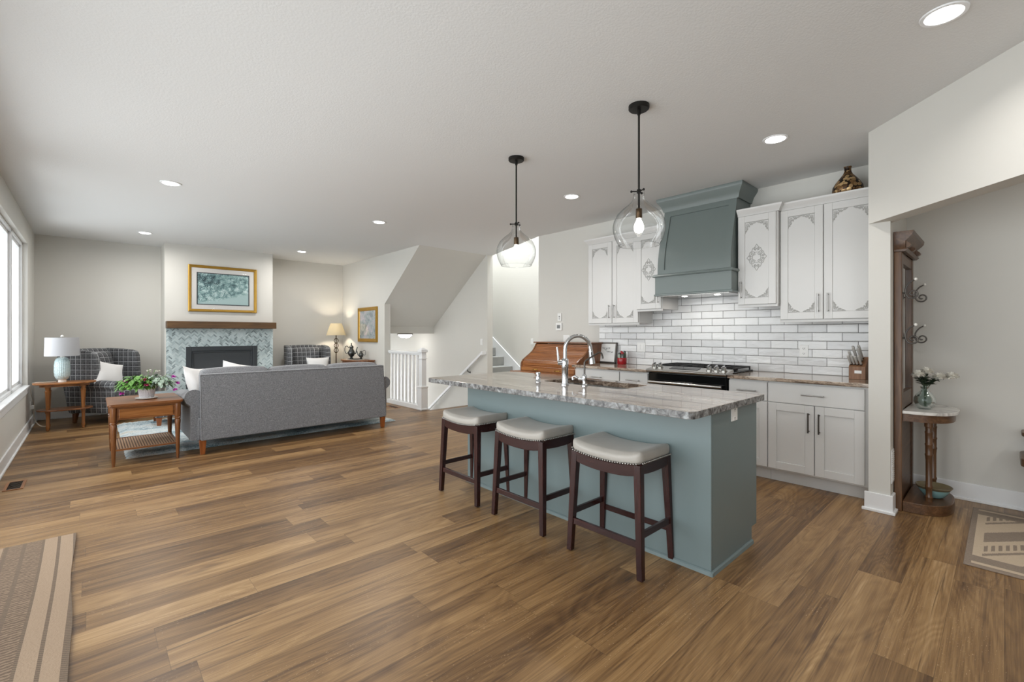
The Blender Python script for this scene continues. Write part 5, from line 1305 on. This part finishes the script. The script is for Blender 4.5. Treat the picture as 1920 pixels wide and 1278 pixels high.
# ------------------------------------------------------------------ hall tree
o = (4.66, .50, 0); t = thing('hall_tree', 'antique brown hall tree with mirror and marble shelf beside wing wall', 'hall tree', o)
hx0, hx1, hyb, hyf = 4.345, 4.965, .553, .508
for x in (hx0, hx1 - .075): MB(o).box(x, x + .075, hyf, hyb, .0005, 1.90).build('stile', 'tree_wood_Z', t, bevel=.004)
MB(o).box(hx0 + .075, hx1 - .075, hyf + .008, hyb, .01, .66).build('lower_panel', 'tree_wood_X', t, bevel=.003)
for z0_, z1_ in ((.74, .86), (1.82, 1.90)): MB(o).box(hx0 + .075, hx1 - .075, hyf + .004, hyb, z0_, z1_).build('cross_rail', 'tree_wood_X', t, bevel=.003)
MB(o).box(hx0 + .075, hx1 - .075, hyf + .022, hyb, .86, 1.82).build('mirror_glass', 'mirror', t)
# cornice with scroll brackets
cr = MB(o); pr = [(0, 1.90), (.02, 1.90), (.035, 1.915), (.02, 1.925), (.02, 1.975), (.03, 1.985), (.045, 2.0), (.062, 2.02), (.066, 2.045), (0, 2.045)]
cr.rings([[(hx0 - d * .2, hyb, z) for d, z in pr], [(hx0 - d * .2, hyf - d, z) for d, z in pr], [(hx1 + d * .3, hyf - d, z) for d, z in pr], [(hx1 + d * .3, hyb, z) for d, z in pr]])
cr.build('cornice', 'tree_wood_X', t, 25)
for x in (hx0 + .01, 4.60, hx1 - .07):
    s_ = MB(o); pts = [(hyf - .022, 1.922)] + [(hyf - .022 - .024 * math.sin(R(a)) - .008 * math.sin(R(2 * a)), 1.922 + .06 * a / 180) for a in range(20, 181, 20)]
    s_.prism(pts + [(hyf - .02, 1.982)], 'x', x, x + .055); s_.build('bracket', 'tree_wood_Z', t, 30)
# D-shaped base and marble shelf
def dshape(x0, x1, yb, yf, n=24, k=1.0):
    cx_, a_ = (x0 + x1) / 2, (x1 - x0) / 2; out = [(x0, yb), (x1, yb)]
    for i in range(n + 1):
        th = math.pi * i / n; ct_, st_ = math.cos(th), math.sin(th)
        out.append((cx_ + a_ * math.copysign(abs(ct_) ** .75, ct_), yb - .03 - (yb - .03 - yf) * abs(st_) ** .75))
    return out
MB(o).prism(dshape(hx0 + .02, hx1 - .03, hyf - .001, .248), 'z', .0005, .075).build('base_plinth', 'tree_wood_X', t, 30, bevel=.004)
MB(o).prism(dshape(hx0 + .03, hx1 - .04, hyf - .001, .242), 'z', .66, .715).build('shelf_apron', 'tree_wood_X', t, 30)
MB(o).prism(dshape(hx0 + .012, hx1 - .02, hyf - .001, .222), 'z', .715, .737).build('marble_shelf', 'marble', t, 30, bevel=.003)
prof = [(.020, 0), (.019, .03), (.023, .05), (.018, .07), (.0185, .16), (.022, .17), (.022, .19), (.0185, .20), (.019, .50), (.021, .56), (.0235, .57), (.0235, .585), (.020, .595), (.021, .69), (.0235, .70), (.0235, .715), (.020, .725), (.022, .84), (.0235, .85), (.0235, .865), (.020, .875), (.021, .92), (.026, .925), (.026, 1)]
for (x, y) in ((4.505, .375), (4.80, .375)): lathe_leg(o, x, y, .0745, .661, prof, 'tree_wood_Z', t, 'column', 18)
# coat hooks
def hook(x, z, sgn):
    b = MB(o)
    b.tube(smooth([(x, hyf, z), (x, hyf - .015, z - .008)] + [(x, hyf - (.056 + (.038 - .0022 * i) * math.cos(R(190 + 34 * i))), z - .010 + (.038 - .0022 * i) * math.sin(R(190 + 34 * i))) for i in range(15)], 4), .0052, 8)
    b.tube(smooth([(x, hyf - .016, z - .004), (x, hyf - .018, z + .035), (x, hyf - .040, z + .072), (x, hyf - .068, z + .090)]), .005, 8)
    b.lathe((x, hyf, z), [(.02, 0), (.012, .001)], 12)
    h_ = b.build('coat_hook', 'dark_nickel', t, 60)
    MB(o).ell((x, hyf - .072, z + .094), (.013, .010, .012), 12, 8).build('hook_knob', 'ivory_ceramic', h_, 80)
for z in (1.60, 1.27):
    hook(hx0 + .04, z, -1); hook(hx1 - .04, z, 1)
# bowl on plinth
o = (4.65, .36, .0755); t = thing('pottery_bowl', 'turquoise pottery bowl sitting on the hall tree base', 'bowl', o)
MB(o).lathe(o, [(.047, 0), (.064, .012), (.090, .046), (.096, .062), (.092, .064), (.084, .045), (.05, .013)], 30, True, 1.05, .95).build('bowl_body', 'teal_glaze', t, 60)
o2 = (4.65, .36, .122); tag(MB(o2).lathe(o2, [(.068, 0), (.096, .016), (.112, .036), (.108, .039), (.085, .02), (.06, .008)], 30, True, 1.0, .95).build('pottery_dish', 'olive_glaze', None, 60), 'brown-green glazed dish stacked inside the turquoise bowl', 'dish')
# glass vase with white flowers
vo = (4.585, .405, .7375); t = thing('glass_vase', 'round green-tinted glass bud vase on the marble shelf', 'vase', vo)
MB(vo).lathe(vo, [(.034, .002), (.052, .018), (.064, .055), (.061, .085), (.044, .112), (.024, .135), (.022, .15), (.028, .165)], 28, False).lathe(vo, [(.030, .007), (.048, .020), (.060, .055), (.057, .083), (.040, .109), (.020, .135), (.018, .15), (.024, .165)], 28, False).lathe(vo, [(.034, .0005), (.01, .004)], 20).build('vase_body', 'vase_glass', t, 80)
fl = [((-.075, .03, .255), 'white bloom leaning farthest left out of the glass vase'), ((-.01, -.01, .275), 'tall white bloom at the top centre of the glass vase'), ((.05, -.075, .235), 'white bloom at the right centre of the glass vase'), ((.11, -.14, .24), 'white bloom leaning farthest right out of the glass vase'), ((.06, .03, .22), 'low white bloom tucked behind in the glass vase')]
for (d, lb) in fl:
    base = Vector((vo[0] + d[0] * .05, vo[1] + d[1] * .05, vo[2] + .02)); hd_ = Vector((vo[0] + d[0], vo[1] + d[1], vo[2] + d[2]))
    k = thing('cut_flower', lb, 'flower', tuple(base)); b = MB(base)
    b.tube(smooth([base, Vector((vo[0], vo[1], vo[2] + .15)) + Vector((d[0], d[1], 0)) * .10, (Vector((vo[0], vo[1], vo[2] + .2)) + hd_) / 2, hd_]), .0028, 6).build('stem', 'leaf_dark', k, 60)
    b = MB(base)
    b.ell(tuple(hd_ + Vector((0, 0, .004))), (.024, .024, .018), 12, 8)
    for i in range(110):
        zz = -.35 + 1.33 * (i + .5) / 110; a = 2.39996 * i; q_ = math.sqrt(max(0, 1 - min(1, zz) ** 2))
        dr_ = Vector((q_ * math.cos(a), q_ * math.sin(a), zz * .8))
        blade(b, hd_ + dr_ * .012, dr_ + Vector((0, 0, rnd.uniform(-.1, .25))), rnd.uniform(.026, .036), .0075, rnd.uniform(-.5, .5), .5)
    b.build('bloom', 'petal_white', k, 80)
    b = MB(base)
    for i in range(13):
        a = rnd.uniform(0, 6.28); p = Vector((vo[0], vo[1], vo[2] + .165)) + (hd_ - Vector((vo[0], vo[1], vo[2] + .165))) * rnd.uniform(.05, .75)
        blade(b, p, (math.cos(a), math.sin(a), .8), rnd.uniform(.045, .07), .014, .7)
    b.build('leaves', 'leaf_dark', k, 80)
# wall register in the wing wall, hall side
o = (4.29, .5565, .33); t = thing('wall_register', 'white return vent low on the wing wall behind hall tree', 'vent', o)
MB(o).box(4.243, 4.34, .5505, .5565, .215, .455).build('vent_frame', 'white_trim', t, bevel=.002)
s_ = MB(o)
for k in range(14): z = .232 + k * .0155; s_.box(4.253, 4.33, .5475, .5505, z, z + .006)
s_.build('louvers', 'plastic_white', t)
# bench tip at the right edge of the frame
o = (4.75, -.42, 0); t = thing('hall_bench', 'dark wood hall bench whose rounded tips enter at the right edge', 'bench', o)
MB(o).prism(rr(4.60, 5.0, -.80, -.075, .07), 'z', .395, .45).build('bench_seat', 'tree_wood_Y', t, bevel=.008)
MB(o).prism(rr(4.78, 5.0, -.80, -.082, .05), 'z', .575, .605).build('bench_arm', 'tree_wood_Y', t, bevel=.008)
for y in (-.18, -.72):
    for x in (4.66, 4.95): MB(o).taper((x, y), .02, .02, .0005, (x, y), .025, .025, .396).build('leg', 'tree_wood_Z', t, bevel=.003)
    MB(o).box(4.90, 4.94, y - .02, y + .02, .45, .576).build('arm_post', 'tree_wood_Z', t, bevel=.003)
